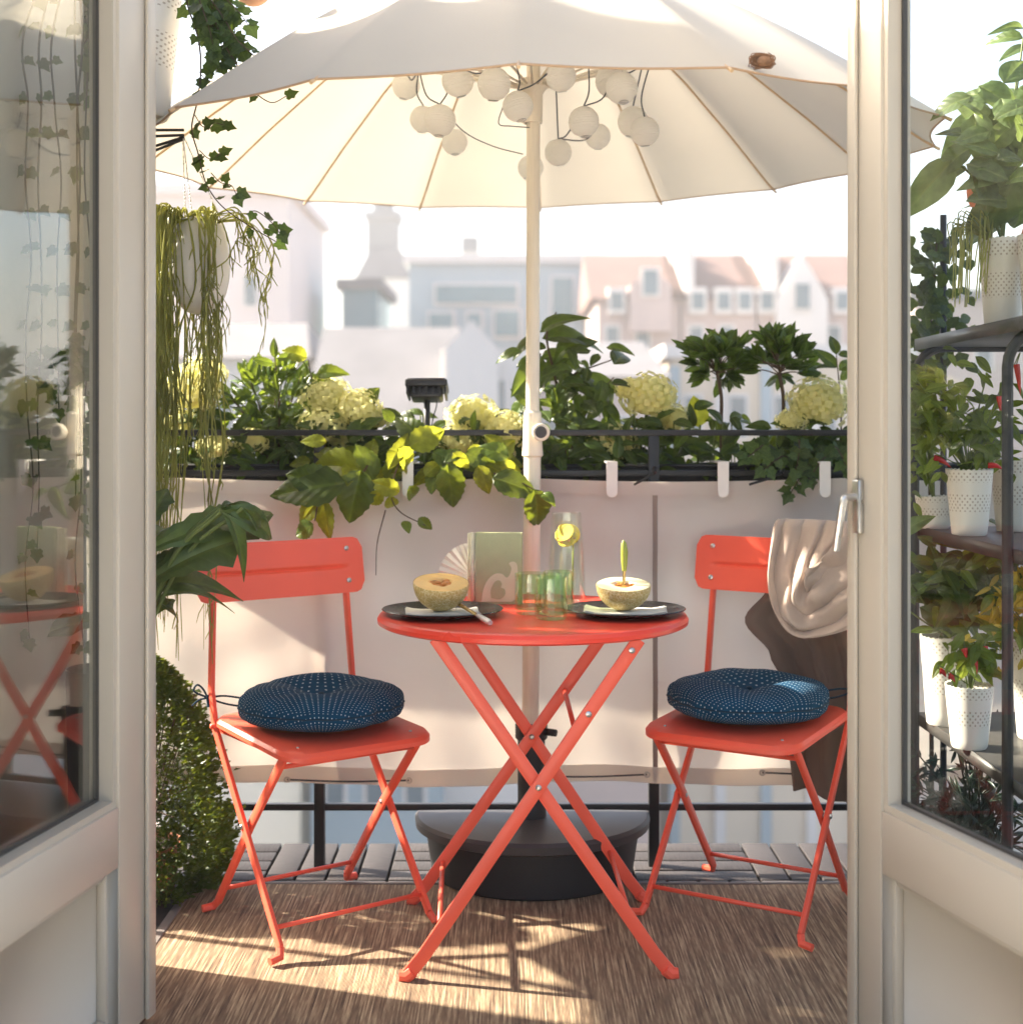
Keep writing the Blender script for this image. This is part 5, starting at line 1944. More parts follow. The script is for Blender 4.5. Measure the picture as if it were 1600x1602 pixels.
# unseen box and shrub added on the side rail to shade rug and table
t = thing('flower_box', 'black flower box added on the short side rail to shade the rug', 'flower box', V(-1.16, 3.14, 0.86), 0, 'flower boxes along the railing')
mb = MB().box((-1.23, 2.86, 0.86), (-1.222, 3.42, 0.99)).box((-1.088, 2.86, 0.86), (-1.08, 3.42, 0.99)).box((-1.2215, 2.86, 0.86), (-1.0885, 2.868, 0.99)).box((-1.2215, 3.412, 0.86), (-1.0885, 3.42, 0.99)).box((-1.2215, 2.8685, 0.86), (-1.0885, 3.4115, 0.868))
part('trough', mb, M_BASE, t)
part('soil', MB().box((-1.221, 2.869, 0.95), (-1.089, 3.411, 0.972)), M_SOIL, t)
p = Plant('shade_shrub', 'leafy shrub added in the side box to shade the rug and table', 'shrub', V(-1.155, 3.14, 0.972), 75)
for k in range(760):
    q = V(-1.13 + p.r.uniform(-.09, .11), p.r.uniform(2.87, 3.46), p.r.uniform(0.84, 1.24) if k < 430 else p.r.uniform(1.2, 1.58))
    p.leaf(LS_FILL, q, V(p.r.uniform(-1, 1), p.r.uniform(-1, 1), p.r.uniform(-.6, .8)), V(p.r.uniform(-.6, .6), p.r.uniform(-.6, .6), .8), p.r.uniform(0.06, 0.09))
    if k % 14 == 0:
        p.stem([V(-1.155, q.y, .965), V(-1.15, q.y, 1.0), q], 0.0022, M_WOODSTEM)
p.done(200)

# ------------------------------------------------------------------ boxwood
BXC = V(-0.868, 3.235, 0)
t = pot('terracotta_pot', 'terracotta pot under the boxwood beside the door', V(-0.868, 3.235, 0.0005), 0.075, 0.095, 0.12, M_TERRA, plain=True)
bx_ = thing('boxwood', 'dense rounded boxwood bush with tiny leaves beside the door', 'bush', V(-0.868, 3.235, 0.15))
mb = MB()
rn = random.Random(5)
for k in range(16000):
    z = rn.uniform(0.012, 0.555) if rn.random() < 0.72 else rn.uniform(0.008, 0.20)
    f = (z - 0.012) / 0.543
    R_ = 0.205 * (sin(pi * min(1, 0.20 + f * 0.79)) ** 0.60) * (1.06 - 0.26 * f)
    a = rn.uniform(0, 2 * pi)
    R_ *= 1 + 0.09 * sin(3 * a + 9 * f) + 0.07 * sin(7 * a + 19 * f + 1) + 0.05 * sin(13 * a - 27 * f)
    if z < 0.19:
        rr = R_ * rn.uniform(0.80, 1.04)
    else:
        rr = R_ * sqrt(rn.uniform(0.42, 1.0)) * (1.14 if rn.random() < 0.05 else 1)
    p_ = BXC + V(rr * cos(a), rr * sin(a) * 0.93, z)
    d = V(cos(a) + rn.uniform(-.8, .8), sin(a) + rn.uniform(-.8, .8), rn.uniform(-.1, 1.1))
    n_ = V(rn.uniform(-1, 1), rn.uniform(-1, 1), rn.uniform(-.2, 1))
    L = rn.uniform(0.013, 0.022)
    M = frame(p_, d, n_, L)
    mb.add([M @ V(*v) for v in ((0, 0, 0), (-0.30, 0.45, 0.10), (0, 0.5, 0), (0.30, 0.45, 0.10), (0, 1, -0.05))], [(0, 2, 1), (0, 3, 2), (1, 2, 4), (2, 3, 4)])
part('foliage', mb, L_BOX, bx_, clean=False)['kind'] = 'stuff'
mb = MB()
for k in range(40):
    a = rn.uniform(0, 2 * pi)
    q = BXC + V(0.13 * cos(a), 0.13 * sin(a), rn.uniform(.2, .5))
    mb.tube(catmull([BXC + V(0, 0, .15), BXC + V(0.04 * cos(a), 0.04 * sin(a), .2), q], 4), 0.002, 5)
part('stem', mb, M_WOODSTEM, bx_)

# ------------------------------------------------------------------ hanging pots at the top left
hook_bar = thing('plant_bracket', 'slim dark metal bracket arms reaching out from the wall above the hanging pot', 'bracket', P(235, 205, 3.08))
mb = MB()
hp = P(288, 206, 3.10)
for (y0, y1) in ((203, 203), (213, 211), (232, 214), (240, 217)):
    a = P(60, y0 + (y0 - 203) * 1.5, 3.06)
    mb.tube([V(-1.06, 3.06, a.z), P(230, y0, 3.08), P(288, y1, 3.10)], 0.0034, 6)
part('arm', mb, M_BLACK, hook_bar)
part('wall_plate', MB().box((-1.09, 3.03, 1.70), (-1.055, 3.09, 1.83)), M_BLACK, hook_bar)
mb = MB()
mb.tube([V(-1.073, 3.06, -0.03), V(-1.073, 3.06, 2.3)], 0.013, 8)
part('upright', mb, M_BLACK, hook_bar)

# second pot with trailing cactus
HC = P(313, 410, 3.10)
t = thing('hanging_pot', 'round white hanging pot overflowing with a trailing cactus', 'hanging pot', HC, 0, 'white hanging pots by the door')
prof = [(0, -0.118)] + [(0.070 * sin(pi * k / 20) ** 0.75 * (1 - 0.10 * (k / 20)), -0.118 * cos(pi * k / 20)) for k in range(1, 17)] + [(0.052, 0.092), (0.049, 0.090)]
part('body', MB().lathe(prof, 40, HC), M_WHITEPOT, t)
part('soil', MB().lathe([(0, 0.075), (0.049, 0.07)], 24, HC), M_SOIL, t)
mb = MB()
topc = P(286, 210, 3.10)
for k in range(3):
    a = 2 * pi * k / 3 + 0.4
    b = HC + V(0.05 * cos(a), 0.05 * sin(a), 0.092)
    n_ = 26
    for i in range(n_):
        q0, q1 = b.lerp(topc, i / n_), b.lerp(topc, (i + 0.85) / n_)
        mb.tube([q0, q1], 0.0016 if i % 2 else 0.0011, 5)
part('chain', mb, M_WHITEPL, t)

RH = thing('trailing_cactus', 'long yellow-green trailing cactus hanging from the round white pot', 'trailing plant', HC + V(0, 0, .08))
mb = MB()
rn = random.Random(11)


def strand(x_end, y_end, px_top=None, w=0.0021, side=0):
    a = HC + V(rn.uniform(-.048, .048) if side == 0 else rn.uniform(-.05, -.025), rn.uniform(-.045, .03), 0.085)
    e = P(x_end, y_end, 3.10 + rn.uniform(-.09, .06))
    mid_x = a.x + (e.x - a.x) * 0.75
    out = V(mid_x, a.y + (e.y - a.y) * 0.7 - 0.02, a.z + rn.uniform(0.0, 0.03))
    pts = [a, out, V(e.x + rn.uniform(-.02, .02), e.y + rn.uniform(-.02, .02), a.z + (e.z - a.z) * 0.28), V(e.x + rn.uniform(-.026, .026), e.y + rn.uniform(-.02, .02), a.z + (e.z - a.z) * 0.5), V(e.x + rn.uniform(-.026, .026), e.y, a.z + (e.z - a.z) * 0.75), e]
    w *= rn.uniform(0.55, 1.15)
    pth = catmull(pts, 7)
    k = len(pth)
    rs = [w * (1 + 0.30 * sin(i * 1.9 + rn.random())) * (1 - 0.6 * (i / k) ** 4) for i in range(k)]
    mb.tube(pth, rs, 5)
    for i in range(8, k - 1, 3):
        if rn.random() < 0.75:
            q = pth[i]
            d = V(rn.uniform(-.5, .5), rn.uniform(-.5, .2), -1).normalized()
            L = rn.uniform(.02, .06)
            mb.tube([q, q + d * L * .5 + V(rn.uniform(-.006, .006), 0, 0), q + d * L], [w * .8, w * .75, w * .35], 5)


for k in range(80):
    strand(min(rn.gauss(248, 14), 272), rn.uniform(560, 990), side=-1)
for k in range(16):
    strand(rn.uniform(215, 285), rn.uniform(900, 1040), side=-1)
for k in range(10):
    strand(rn.gauss(290, 8), rn.uniform(620, 800), side=-1) if k % 2 else strand(rn.gauss(312, 6), rn.uniform(560, 720))
for k in range(18):
    strand(rn.gauss(332, 8), rn.uniform(520, 660))
for k in range(7):
    strand(rn.gauss(327, 5), rn.uniform(690, 760))
for k in range(5):
    strand(rn.uniform(374, 392), rn.uniform(400, 440), w=0.0018)
for k in range(5):
    strand(rn.gauss(411, 4), rn.uniform(470, 548), w=0.0018)
for k in range(8):
    strand(rn.uniform(318, 335), rn.uniform(950, 1060), w=0.002)
part('trailing_stems', mb, L_RHIP, RH)['kind'] = 'stuff'

# first pot with ivy
PC = P(207, 185, 2.98)
t = thing('hanging_pot', 'tapered white hanging pot with punched rim holding the ivy above', 'hanging pot', PC, 0, 'white hanging pots by the door')
prof = [(0, 0), (0.073, 0), (0.078, 0.006)] + [(0.078 + 0.03 * k / 8, 0.006 + 0.274 * k / 8) for k in range(1, 9)] + [(0.104, 0.28), (0.10, 0.25)]
part('body', MB().lathe(prof, 48), M_LACE, t, world=False)
part('soil', MB().lathe([(0, 0.255), (0.101, 0.25)], 24), M_SOIL, t, world=False)
mb = MB()
for k in range(3):
    a = 2 * pi * k / 3
    mb.tube([V(0.105 * cos(a), 0.105 * sin(a), 0.28), V(0, 0, 0.75)], 0.0016, 5)
part('hanging_wire', mb, M_STEEL, t, world=False)

p = Plant('hanging_ivy', 'dark ivy with long trailing stems hanging from the tapered white pot', 'ivy', PC + V(0, 0, .26), 81)
r0 = PC + V(0.05, 0, .275)


def iv(pts, L=0.029, every=0.016, w=(0.0022, 0.001), skip=0.0):
    if pts[0][1] > 100:      # a side shoot
        pth = p.stem([P(a, b, c) for (a, b, c) in pts], (0.0012, 0.0008), M_WOODSTEM, sub=9)
        p.along(pth, LS_IVY, L, every, 0.8, 0.15, skip=skip, jitter=0.7)
        return
    pth = p.stem([r0, PC + V(0.125, 0, .30)] + [P(a, b, c) for (a, b, c) in pts], w, M_WOODSTEM, sub=9)
    p.along(pth[16:], LS_IVY, L, every, 0.8, 0.15, skip=skip, jitter=0.7)


iv([(292, 0, 2.95), (310, 60, 2.93), (314, 110, 2.93), (308, 160, 2.94), (300, 200, 2.95), (310, 240, 2.94), (322, 285, 2.94), (345, 320, 2.93), (385, 350, 2.92), (432, 378, 2.92)], every=0.030, skip=0.3)
iv([(308, -20, 2.95), (335, 30, 2.92), (352, 70, 2.92), (370, 100, 2.91), (380, 120, 2.90), (400, 145, 2.90), (425, 160, 2.90), (448, 150, 2.90)], every=0.026, skip=.2)
iv([(310, -25, 2.95), (345, 20, 2.92), (370, 60, 2.91), (395, 85, 2.90), (415, 105, 2.90), (440, 118, 2.90)], every=0.020)
iv([(312, -30, 2.96), (350, -5, 2.93), (375, 20, 2.92), (388, 38, 2.92)], L=0.036, every=0.010)
iv([(308, -20, 2.95), (325, 20, 2.93), (338, 60, 2.92), (334, 90, 2.92)], L=0.036, every=0.009)
iv([(308, -10, 2.96), (316, 25, 2.94), (335, 45, 2.93), (350, 75, 2.92)], L=0.036, every=0.009)
iv([(310, -15, 2.96), (330, 10, 2.94), (355, 35, 2.93), (378, 80, 2.92)], L=0.036, every=0.010)
iv([(304, -25, 2.97), (318, 15, 2.95), (322, 55, 2.94), (345, 100, 2.93)], L=0.031, every=0.008)
iv([(306, -35, 2.98), (340, 0, 2.96), (366, 40, 2.94), (362, 88, 2.93)], L=0.031, every=0.008)
iv([(300, -35, 2.94), (312, 0, 2.90), (326, 40, 2.89), (336, 80, 2.89)], L=0.031, every=0.008)
iv([(312, 112, 2.95), (320, 122, 2.94), (340, 130, 2.93), (362, 135, 2.93)], every=0.016)
iv([(305, 180, 2.95), (318, 198, 2.94), (335, 192, 2.93), (350, 195, 2.93)], every=0.016)
iv([(312, 235, 2.95), (328, 248, 2.94), (345, 240, 2.94)], every=0.014)
iv([(330, 270, 2.95), (345, 285, 2.94), (362, 290, 2.93), (370, 305, 2.93)], every=0.018)
iv([(385, 335, 2.93), (400, 330, 2.92), (422, 345, 2.92), (438, 365, 2.92)], every=0.020)
# stems at the other side, seen through the door's pane
for k in range(7):
    iv([(p.r.uniform(120, 200), p.r.uniform(-40, 0), 2.92), (p.r.uniform(70, 140), p.r.uniform(40, 100), 2.90), (p.r.uniform(60, 150), p.r.uniform(110, 160), 2.90)], every=0.016)
p.done()

# a small wall pot whose long stems hang behind the reflecting pane
WP = V(-0.815, 2.52, 1.93)
t = thing('wall_pot', 'small white wall pot high up behind the reflecting door, trailing thin stems', 'wall pot', WP)
part('body', MB().lathe([(0, 0), (0.034, 0), (0.038, 0.004), (0.052, 0.11), (0.049, 0.11), (0.045, 0.09)], 32), M_WHITEPOT, t, world=False)
part('wall_hook', MB().box((-0.0645, -0.012, 0.06), (-0.048, 0.012, 0.10)), M_STEEL, t, world=False)
p = Plant('trailing_creeper', 'long thin leafy stems hanging down the wall behind the reflecting door', 'trailing plant', WP + V(0, 0, .1), 83)
for (px, yb, Yd) in ((46, 1000, 2.46), (58, 860, 2.50), (126, 1010, 2.55), (118, 780, 2.56), (92, 640, 2.52), (140, 700, 2.60)):
    q0 = WP + V(p.r.uniform(-.03, .03), p.r.uniform(-.03, .03), .105)
    pts = [q0, q0 + V(0.02, 0, .03)] + [P(px + p.r.uniform(-9, 9), y, Yd) for y in range(40, yb, 120)] + [P(px, yb, Yd)]
    pts = [V(max(v.x, -0.866), v.y, v.z) for v in pts]
    path = p.stem(pts, (0.0024, 0.001), M_DARKSTEM)
    p.along(path[10:], LS_IVY, 0.026, 0.055, 0.8, 0.3)
for k in range(60):
    q = P(p.r.gauss(105, 30), p.r.gauss(575, 22), 2.54 + p.r.uniform(-.03, .03))
    q.x = max(q.x, -0.862)
    p.leaf(LS_IVY, q, V(p.r.uniform(-1, 1), p.r.uniform(-1, .3), p.r.uniform(-1, .5)), V(.5, -.8, .4), p.r.uniform(.02, .034))
p.done()

# round terracotta lantern peeping in at the top
q = P(395, -22, 3.0)
t = thing('hanging_lantern', 'round brownish lantern peeping in at the top beside the ivy', 'lantern', q)
part('globe', MB().ball(q, 0.043, 24, 16), cloth('brown paper', (0.50, 0.30, 0.20), 0.2), t)
part('hanging_cord', MB().tube([q + V(0, 0, .04), q + V(0, 0, .5)], 0.0014, 5), M_CORD, t)

# ------------------------------------------------------------------ dark houseplant beside the door
HB = V(-0.80, 2.74, 0)
pot('tall_planter', 'tall grey planter hidden behind the open door holding the dark houseplant', V(-0.806, 2.72, -0.002), 0.055, 0.07, 0.62, M_LID, plain=True, cat='planter')
p = Plant('dark_houseplant', 'houseplant with dark jagged leaves leaning out from behind the door', 'houseplant', V(-0.775, 2.74, .55), 91)
DL = [(235, 860, 345, 800, 1.0, 0), (250, 900, 375, 782, 1.0, 0), (345, 800, 455, 822, .8, 1), (345, 790, 400, 850, .7, 1), (360, 790, 420, 785, .6, 1), (235, 850, 275, 775, 1.2, 0), (235, 910, 340, 830, 1.3, 0), (235, 925, 335, 870, 1.2, 1), (250, 935, 335, 890, .8, 1), (235, 940, 290, 945, 1.2, 1), (235, 880, 300, 860, 1.4, 0), (380, 795, 430, 832, .7, 1), (230, 830, 250, 770, 1.3, 0), (345, 795, 385, 762, .5, 1)]
for (a, b, c, d, w_, k) in DL:
    u = P(a, b, 2.76 + p.r.uniform(-.05, .05))
    v = P(c, d, 2.78 + p.r.uniform(-.08, .08))
    p.leaf(LS_DLANCE if k else LS_FISH, u, v - u, V(p.r.uniform(-.5, .5), -.8, p.r.uniform(.2, .9)), (v - u).length * 1.18, w_ * 1.25)
    p.stem([V(-0.775, 2.74, .56), V(-0.775, 2.74, .66).lerp(u, .5) + V(0, 0, .03), u], 0.004, M_STEM)
for k in range(9):
    a = p.r.uniform(0, 6.28)
    u = V(-0.775, 2.74, .66 + p.r.uniform(0, .16))
    p.leaf(LS_FISH, u, V(0.35 * cos(a), sin(a), p.r.uniform(-.2, .9)), V(0, -.5, .9), p.r.uniform(.10, .17), 1.2)
p.done()

# ------------------------------------------------------------------ plant rack behind the other door
XR0, XR1, YR0, YR1 = 0.905, 1.235, 2.52, 3.10
rk = thing('plant_rack', 'black metal plant rack with three tiers seen through the door glass', 'plant rack', ((XR0 + XR1) / 2, (YR0 + YR1) / 2, 0))
for y in (YR0, YR1):
    zt = 1.272
    r_ = 0.07
    pts = [V(XR0, y, 0.0), V(XR0, y, zt - r_)] + [V(XR0 + r_ - r_ * cos(a), y, zt - r_ + r_ * sin(a)) for a in [pi / 2 * k / 6 for k in range(1, 7)]] + [V(XR1 - r_ + r_ * sin(a), y, zt - r_ + r_ * cos(a)) for a in [pi / 2 * k / 6 for k in range(0, 7)]] + [V(XR1, y, 0)]
    part('end_frame', MB().tube(pts, 0.0105, 10), M_BLACK, rk)
M_SHELF = solid('dark perforated shelf steel', (0.06, 0.055, 0.05), 0.4, 0.1, 10)
for z in (1.290, 0.868, 0.447):
    b = part('shelf', MB().box((XR0 + 0.012, YR0 - 0.05, z - 0.018), (XR1 - 0.012, YR1 + 0.03, z), 0.002), M_SHELF, rk)
    part('shelf_lip', MB().box((XR0 + 0.0085, YR0 - 0.05, z - 0.0235), (XR0 + 0.0115, YR1 + 0.03, z + 0.002)), M_SHELF, b)


def rackpot(lb, px, pyb, zb, wpx, h, Y=None):
    Y = Y or (EYE - zb) * FPX / (pyb - 670)
    X = (px - 800) / FPX * Y
    r1 = wpx / 2 / FPX * Y
    return pot('flower_pot', lb, V(X, Y, zb + 0.0006), r1 * 0.74, r1, h, group='white punched pots on the plant rack'), V(X, Y, zb + h)


_, T1 = rackpot('tall white punched pot on the top tier under the peach flowers', 1568, 0, 1.290, 72, 0.195, 2.90)
_, T2 = rackpot('white punched pot on the top tier at the picture edge', 1630, 0, 1.290, 74, 0.19, 2.80)
_, M1 = rackpot('white punched pot on the middle tier with a chili plant', 1516, 0, 0.868, 72, 0.135, 2.86)
_, M2 = rackpot('white punched pot on the middle tier beside the rack post', 1585, 0, 0.868, 70, 0.155, 2.98)
_, M3 = rackpot('white punched pot on the middle tier behind the chili pot', 1462, 0, 0.868, 60, 0.07, 3.06)
_, L1 = rackpot('tall white pot on the lowest tier standing behind the chili pot', 1478, 1128, 0.447, 76, 0.19, 3.00)
_, L2 = rackpot('white punched pot on the lowest tier with chilies hanging over its rim', 1516, 1160, 0.447, 74, 0.125, 2.78)
_, L3 = rackpot('white punched pot on the lowest tier below the yellow plant', 1622, 0, 0.447, 80, 0.20, 2.86)

# plant with peach trumpet flowers
p = Plant('trumpet_flower_plant', 'broad-leaved plant with peach trumpet flowers on the top tier', 'flowering plant', T1, 101)
for (a, b, c, d, w_) in ((1490, 250, 1432, 318, .8), (1520, 230, 1462, 260, 1.1), (1530, 220, 1490, 185, .9), (1550, 200, 1500, 150, 1.2), (1560, 160, 1520, 130, 1), (1570, 130, 1600, 90, 1), (1570, 215, 1530, 240, 1), (1545, 300, 1560, 395, 1.3), (1590, 260, 1575, 330, 1.3), (1560, 250, 1600, 230, 1.1), (1580, 190, 1610, 150, 1.1), (1585, 210, 1550, 170, 1.2), (1600, 180, 1570, 115, 1), (1600, 60, 1555, 45, .8), (1605, 70, 1570, 85, .6), (1600, 45, 1580, 25, .6), (1580, 270, 1545, 275, 1.), (1510, 260, 1480, 270, .8), (1600, 300, 1600, 360, 1.2), (1560, 280, 1530, 265, 1.1), (1620, 250, 1650, 200, 1.2), (1630, 200, 1660, 150, 1.2)):
    Y = 2.88 + p.r.uniform(-.09, .09)
    u, v = P(a, b, Y), P(c, d, Y + p.r.uniform(-.04, .04))
    p.leaf(LS_GREY, u, v - u, V(p.r.uniform(-.5, .5), -.8, .6), (v - u).length * 1.15, w_ * 1.15)
for k in range(44):
    q = P(p.r.gauss(1575, 38), p.r.uniform(130, 330), 2.88 + p.r.uniform(-.12, .12))
    p.leaf(LS_GREY, q, V(p.r.uniform(-1, 1), p.r.uniform(-1, .3), p.r.uniform(-.9, .5)), V(p.r.uniform(-.5, .5), -.8, .6), p.r.uniform(.06, .11), 1.1)
for (a, b) in ((1500, 255), (1560, 180), (1590, 120), (1600, 60), (1560, 260)):
    p.stem([T1, T1.lerp(P(a, b, 2.88), .5) + V(0, 0, .03), P(a, b, 2.88)], (0.004, 0.002), M_STEM)
for (a, b, s_) in ((1521, 272, 1.0), (1557, 262, .7), (1606, 345, 1.3)):
    c = P(a, b, 2.86)
    prof = [(0.003, 0), (0.006, -0.008), (0.0125 * s_, -0.035 * s_), (0.010 * s_, -0.055 * s_), (0.004, -0.068 * s_)]
    part('flower', MB().lathe(prof, 14, c), M_PEACH, p.o)
p.done()
# hanging strands beside that pot
t = thing('string_plant', 'thin yellowish strands hanging beside the tall white pot', 'trailing plant', T1 + V(-.02, -.03, 0))
mb = MB()
for k in range(34):
    px = p.r.uniform(1484, 1545)
    Y = 2.84 + p.r.uniform(-.03, .06)
    a, b = P(px + p.r.uniform(0, 12), 335 + p.r.uniform(-8, 30), Y), P(px, p.r.uniform(400, 485), Y - .01)
    mb.tube(catmull([T1 + V(-.03, -.02, -.005), a, a.lerp(b, .5) + V(p.r.uniform(-.004, .004), 0, 0), b], 4), 0.0013, 5)
part('strands', mb, L_RHIP, t)['kind'] = 'stuff'

# climbing shrub behind the rack
p = Plant('climbing_shrub', 'round-leaved climber on a dark pole rising behind the rack', 'climber', V(1.005, 3.30, 0), 111)
part('support_pole', MB().tube([V(1.032, 3.30, 0), V(1.032, 3.30, 1.60)], 0.008, 8), M_BLACK, p.o)
for k in range(250):
    px = p.r.gauss(1458, 24)
    py = p.r.uniform(365, 600)
    q = P(px, py, 3.30 + p.r.uniform(-.06, .06))
    p.leaf(LS_ROUND, q, V(p.r.uniform(-1, 1), p.r.uniform(-1, .5), p.r.uniform(-1, 1)), V(p.r.uniform(-.5, .5), -.8, .4), p.r.uniform(.026, .042))
p.stem([V(1.005, 3.30, .02), P(1455, 800, 3.30), P(1450, 600, 3.30), P(1465, 380, 3.30)], (0.006, 0.002), M_WOODSTEM)
p.done()
pot('floor_pot', 'dark floor pot of the round-leaved climber behind the rack', V(1.005, 3.30, 0.0005), 0.075, 0.10, 0.16, M_LID, plain=True)


def chili(pt, c, spots, label, seed, chil, yel=False, n=90):
    p = Plant('chili_plant', label, 'chili plant', pt, seed, 'chili plants on the rack')
    for k in range(n):
        (px, py, sx, sy) = p.r.choice(spots)
        q = P(p.r.gauss(px, sx), p.r.gauss(py, sy), pt.y + p.r.uniform(-.06, .06))
        p.leaf(LS_CHILI, q, V(p.r.uniform(-1, 1), p.r.uniform(-1, .3), p.r.uniform(-1, .5)), V(p.r.uniform(-.5, .5), -.7, .6), p.r.uniform(.030, .052))
        if k % 9 == 0:
            p.stem([pt - V(0, 0, .02), pt.lerp(q, .5) + V(0, 0, .02), q], 0.0016)
    for (a, b, cx, cy_) in chil:
        u, v = P(a, b, pt.y - .05), P(cx, cy_, pt.y - .055)
        part('chili', MB().tube(catmull([u, u.lerp(v, .5) + V(0, 0, .004), v], 4), [0.0065 * (1 - (i / 8.01) ** 2) for i in range(9)], 8), M_CHILI, p.o)
        p.stem([pt, u + V(0, 0, .01), u], 0.0012)
    p.done()


chili(M1, None, [(1500, 660, 28, 36), (1450, 640, 18, 30), (1545, 660, 22, 36)], 'bushy chili plant with red pods on the middle tier', 121, [(1460, 716, 1488, 732), (1545, 728, 1570, 735), (1563, 620, 1566, 652), (1590, 570, 1596, 620)], n=240)
chili(M3, None, [(1432, 690, 10, 40), (1440, 600, 14, 25)], 'pale green chili plant beside the door frame on the middle tier', 122, [], n=120)
chili(L2, None, [(1522, 1025, 20, 16)], 'small chili plant with dark red pods on the lowest tier', 123, [(1470, 1050, 1480, 1060), (1484, 1058, 1494, 1068), (1524, 1035, 1528, 1056), (1508, 1015, 1512, 1033), (1540, 1012, 1543, 1030)], n=70)
p = Plant('broad_foliage', 'dark mixed foliage filling the space under the middle tier', 'plant', L1, 124)
for k in range(150):
    q = P(p.r.gauss(1500, 36), p.r.gauss(915, 34), 2.98 + p.r.uniform(-.08, .08))
    p.leaf(p.r.choice((LS_GREY, LS_FILL, LS_CITRUS, LS_CHILI)), q, V(p.r.uniform(-1, 1), p.r.uniform(-1, .3), p.r.uniform(-.6, .8)), V(p.r.uniform(-.5, .5), -.7, .6), p.r.uniform(.045, .085))
    if k % 10 == 0:
        p.stem([L1, L1.lerp(q, .5), q], 0.002)
p.done()
p = Plant('yellow_plant', 'golden yellow leafy plant at the picture edge on the lowest tier', 'plant', L3, 125)
for k in range(150):
    q = P(p.r.gauss(1590, 24), p.r.gauss(950, 36), 2.86 + p.r.uniform(-.06, .06))
    p.leaf(p.r.choice((LS_YEL, LS_YEL, LS_CHILI)), q, V(p.r.uniform(-1, 1), p.r.uniform(-1, .3), p.r.uniform(-.8, .8)), V(p.r.uniform(-.5, .5), -.7, .6), p.r.uniform(.025, .05))
    if k % 10 == 0:
        p.stem([L3, L3.lerp(q, .5), q], 0.0016)
p.done()
# dark conifer on the floor
cf = V(1.02, 3.02, 0)
pot('floor_pot', 'dark floor pot of the bluish conifer under the rack', cf + V(0, 0, .0005), 0.08, 0.105, 0.13, M_LID, plain=True)
p = Plant('bluish_conifer', 'dark bluish conifer growing on the floor under the rack', 'conifer', cf + V(0, 0, .11), 131)
for k in range(46):
    a = p.r.uniform(0, 6.28)
    tip = cf + V(0.17 * cos(a) * p.r.uniform(.5, 1.05), 0.2 * sin(a), p.r.uniform(.16, .42))
    path = p.stem([cf + V(0, 0, .12), cf.lerp(tip, .5) + V(0, 0, .10), tip], (0.003, 0.001), M_DARKSTEM)
    p.along(path[3:], LS_BLUE, 0.04, 0.009, 0.6, -.1, jitter=.8)
p.done(limit=240)
# ------------------------------------------------------------------ the city across the street
C_PINK = solid('pale pink render', (0.42, 0.33, 0.30), 0.9, 0.06, 0.3)
C_PALE = solid('pale rose render', (0.60, 0.53, 0.50), 0.9, 0.05, 0.3)
C_WHITE = solid('white render', (0.58, 0.55, 0.52), 0.9, 0.05, 0.3)
C_CREAM = solid('cream render', (0.58, 0.48, 0.36), 0.9, 0.05, 0.3)
C_BLUE = solid('pale blue render', (0.27, 0.35, 0.39), 0.9, 0.05, 0.3)
C_TEAL = solid('teal glass cladding', (0.05, 0.15, 0.19), 0.3, 0.1, 0.4)
C_SLATE = solid('slate roofing', (0.13, 0.125, 0.13), 0.8, 0.12, 0.6)
C_MAUVE = solid('mauve tile roofing', (0.13, 0.075, 0.062), 0.85, 0.12, 0.6)
C_STONE = solid('grey church stone', (0.13, 0.14, 0.155), 0.9, 0.08, 0.3)
C_WIN = solid('dim window glass', (0.10, 0.14, 0.16), 0.2, 0.2, 0.5)
C_COPPER = solid('green copper sheet', (0.22, 0.36, 0.33), 0.7, 0.1, 0.4)
GZ = -16.0


def wins(root, x0, x1, zs, yf, w_, h_, step, mat=C_WIN, frame_=C_WHITE):
    me = MB().box((-w_ / 2, -0.04, -h_ / 2), (w_ / 2, 0.06, h_ / 2)).mesh('window', frame_, smooth=False)
    pn = MB().box((-w_ / 2 + 0.12, -0.06, -h_ / 2 + 0.12), (w_ / 2 - 0.12, -0.041, h_ / 2 - 0.12)).mesh('pane', mat, smooth=False)
    L = rootloc(root)
    x = x0
    while x <= x1 + 1e-6:
        for z in zs:
            o = put('window', me, root, Matrix.Translation(V(x, yf - 0.02, z) - L))
            put('pane', pn, o)
        x += step


def block(name, label, cat, px0, px1, pyt, Y, depth, wall, roof=None, ridge=0, group='buildings across the street', hip=0.0):
    a, b = P(px0, pyt, Y), P(px1, pyt, Y)
    t = thing(name, label, cat, V((a.x + b.x) / 2, Y + depth / 2, GZ), 0, group)
    part('wall', MB().box((a.x, Y, GZ), (b.x, Y + depth, a.z)), wall, t, smooth=False)
    if roof and ridge:
        zr = P(0, ridge, Y + depth / 2).z
        e = 0.4
        x0, x1 = a.x - e, b.x + e
        h = hip * (x1 - x0)
        z0 = a.z + 0.003
        vs = [V(x0, Y - e, z0), V(x1, Y - e, z0), V(x1, Y + depth + e, z0), V(x0, Y + depth + e, z0), V(x0 + h, Y + depth / 2, zr), V(x1 - h, Y + depth / 2, zr)]
        part('roof', MB().add(vs, [(0, 1, 5, 4), (2, 3, 4, 5), (0, 4, 3), (1, 2, 5), (3, 2, 1, 0)]), roof, t, smooth=False)
    elif roof:
        part('roof', MB().box((a.x - .3, Y - .3, a.z + .003), (b.x + .3, Y + depth + .3, a.z + .5)), roof, t, smooth=False)
    return t, a.x, b.x, a.z


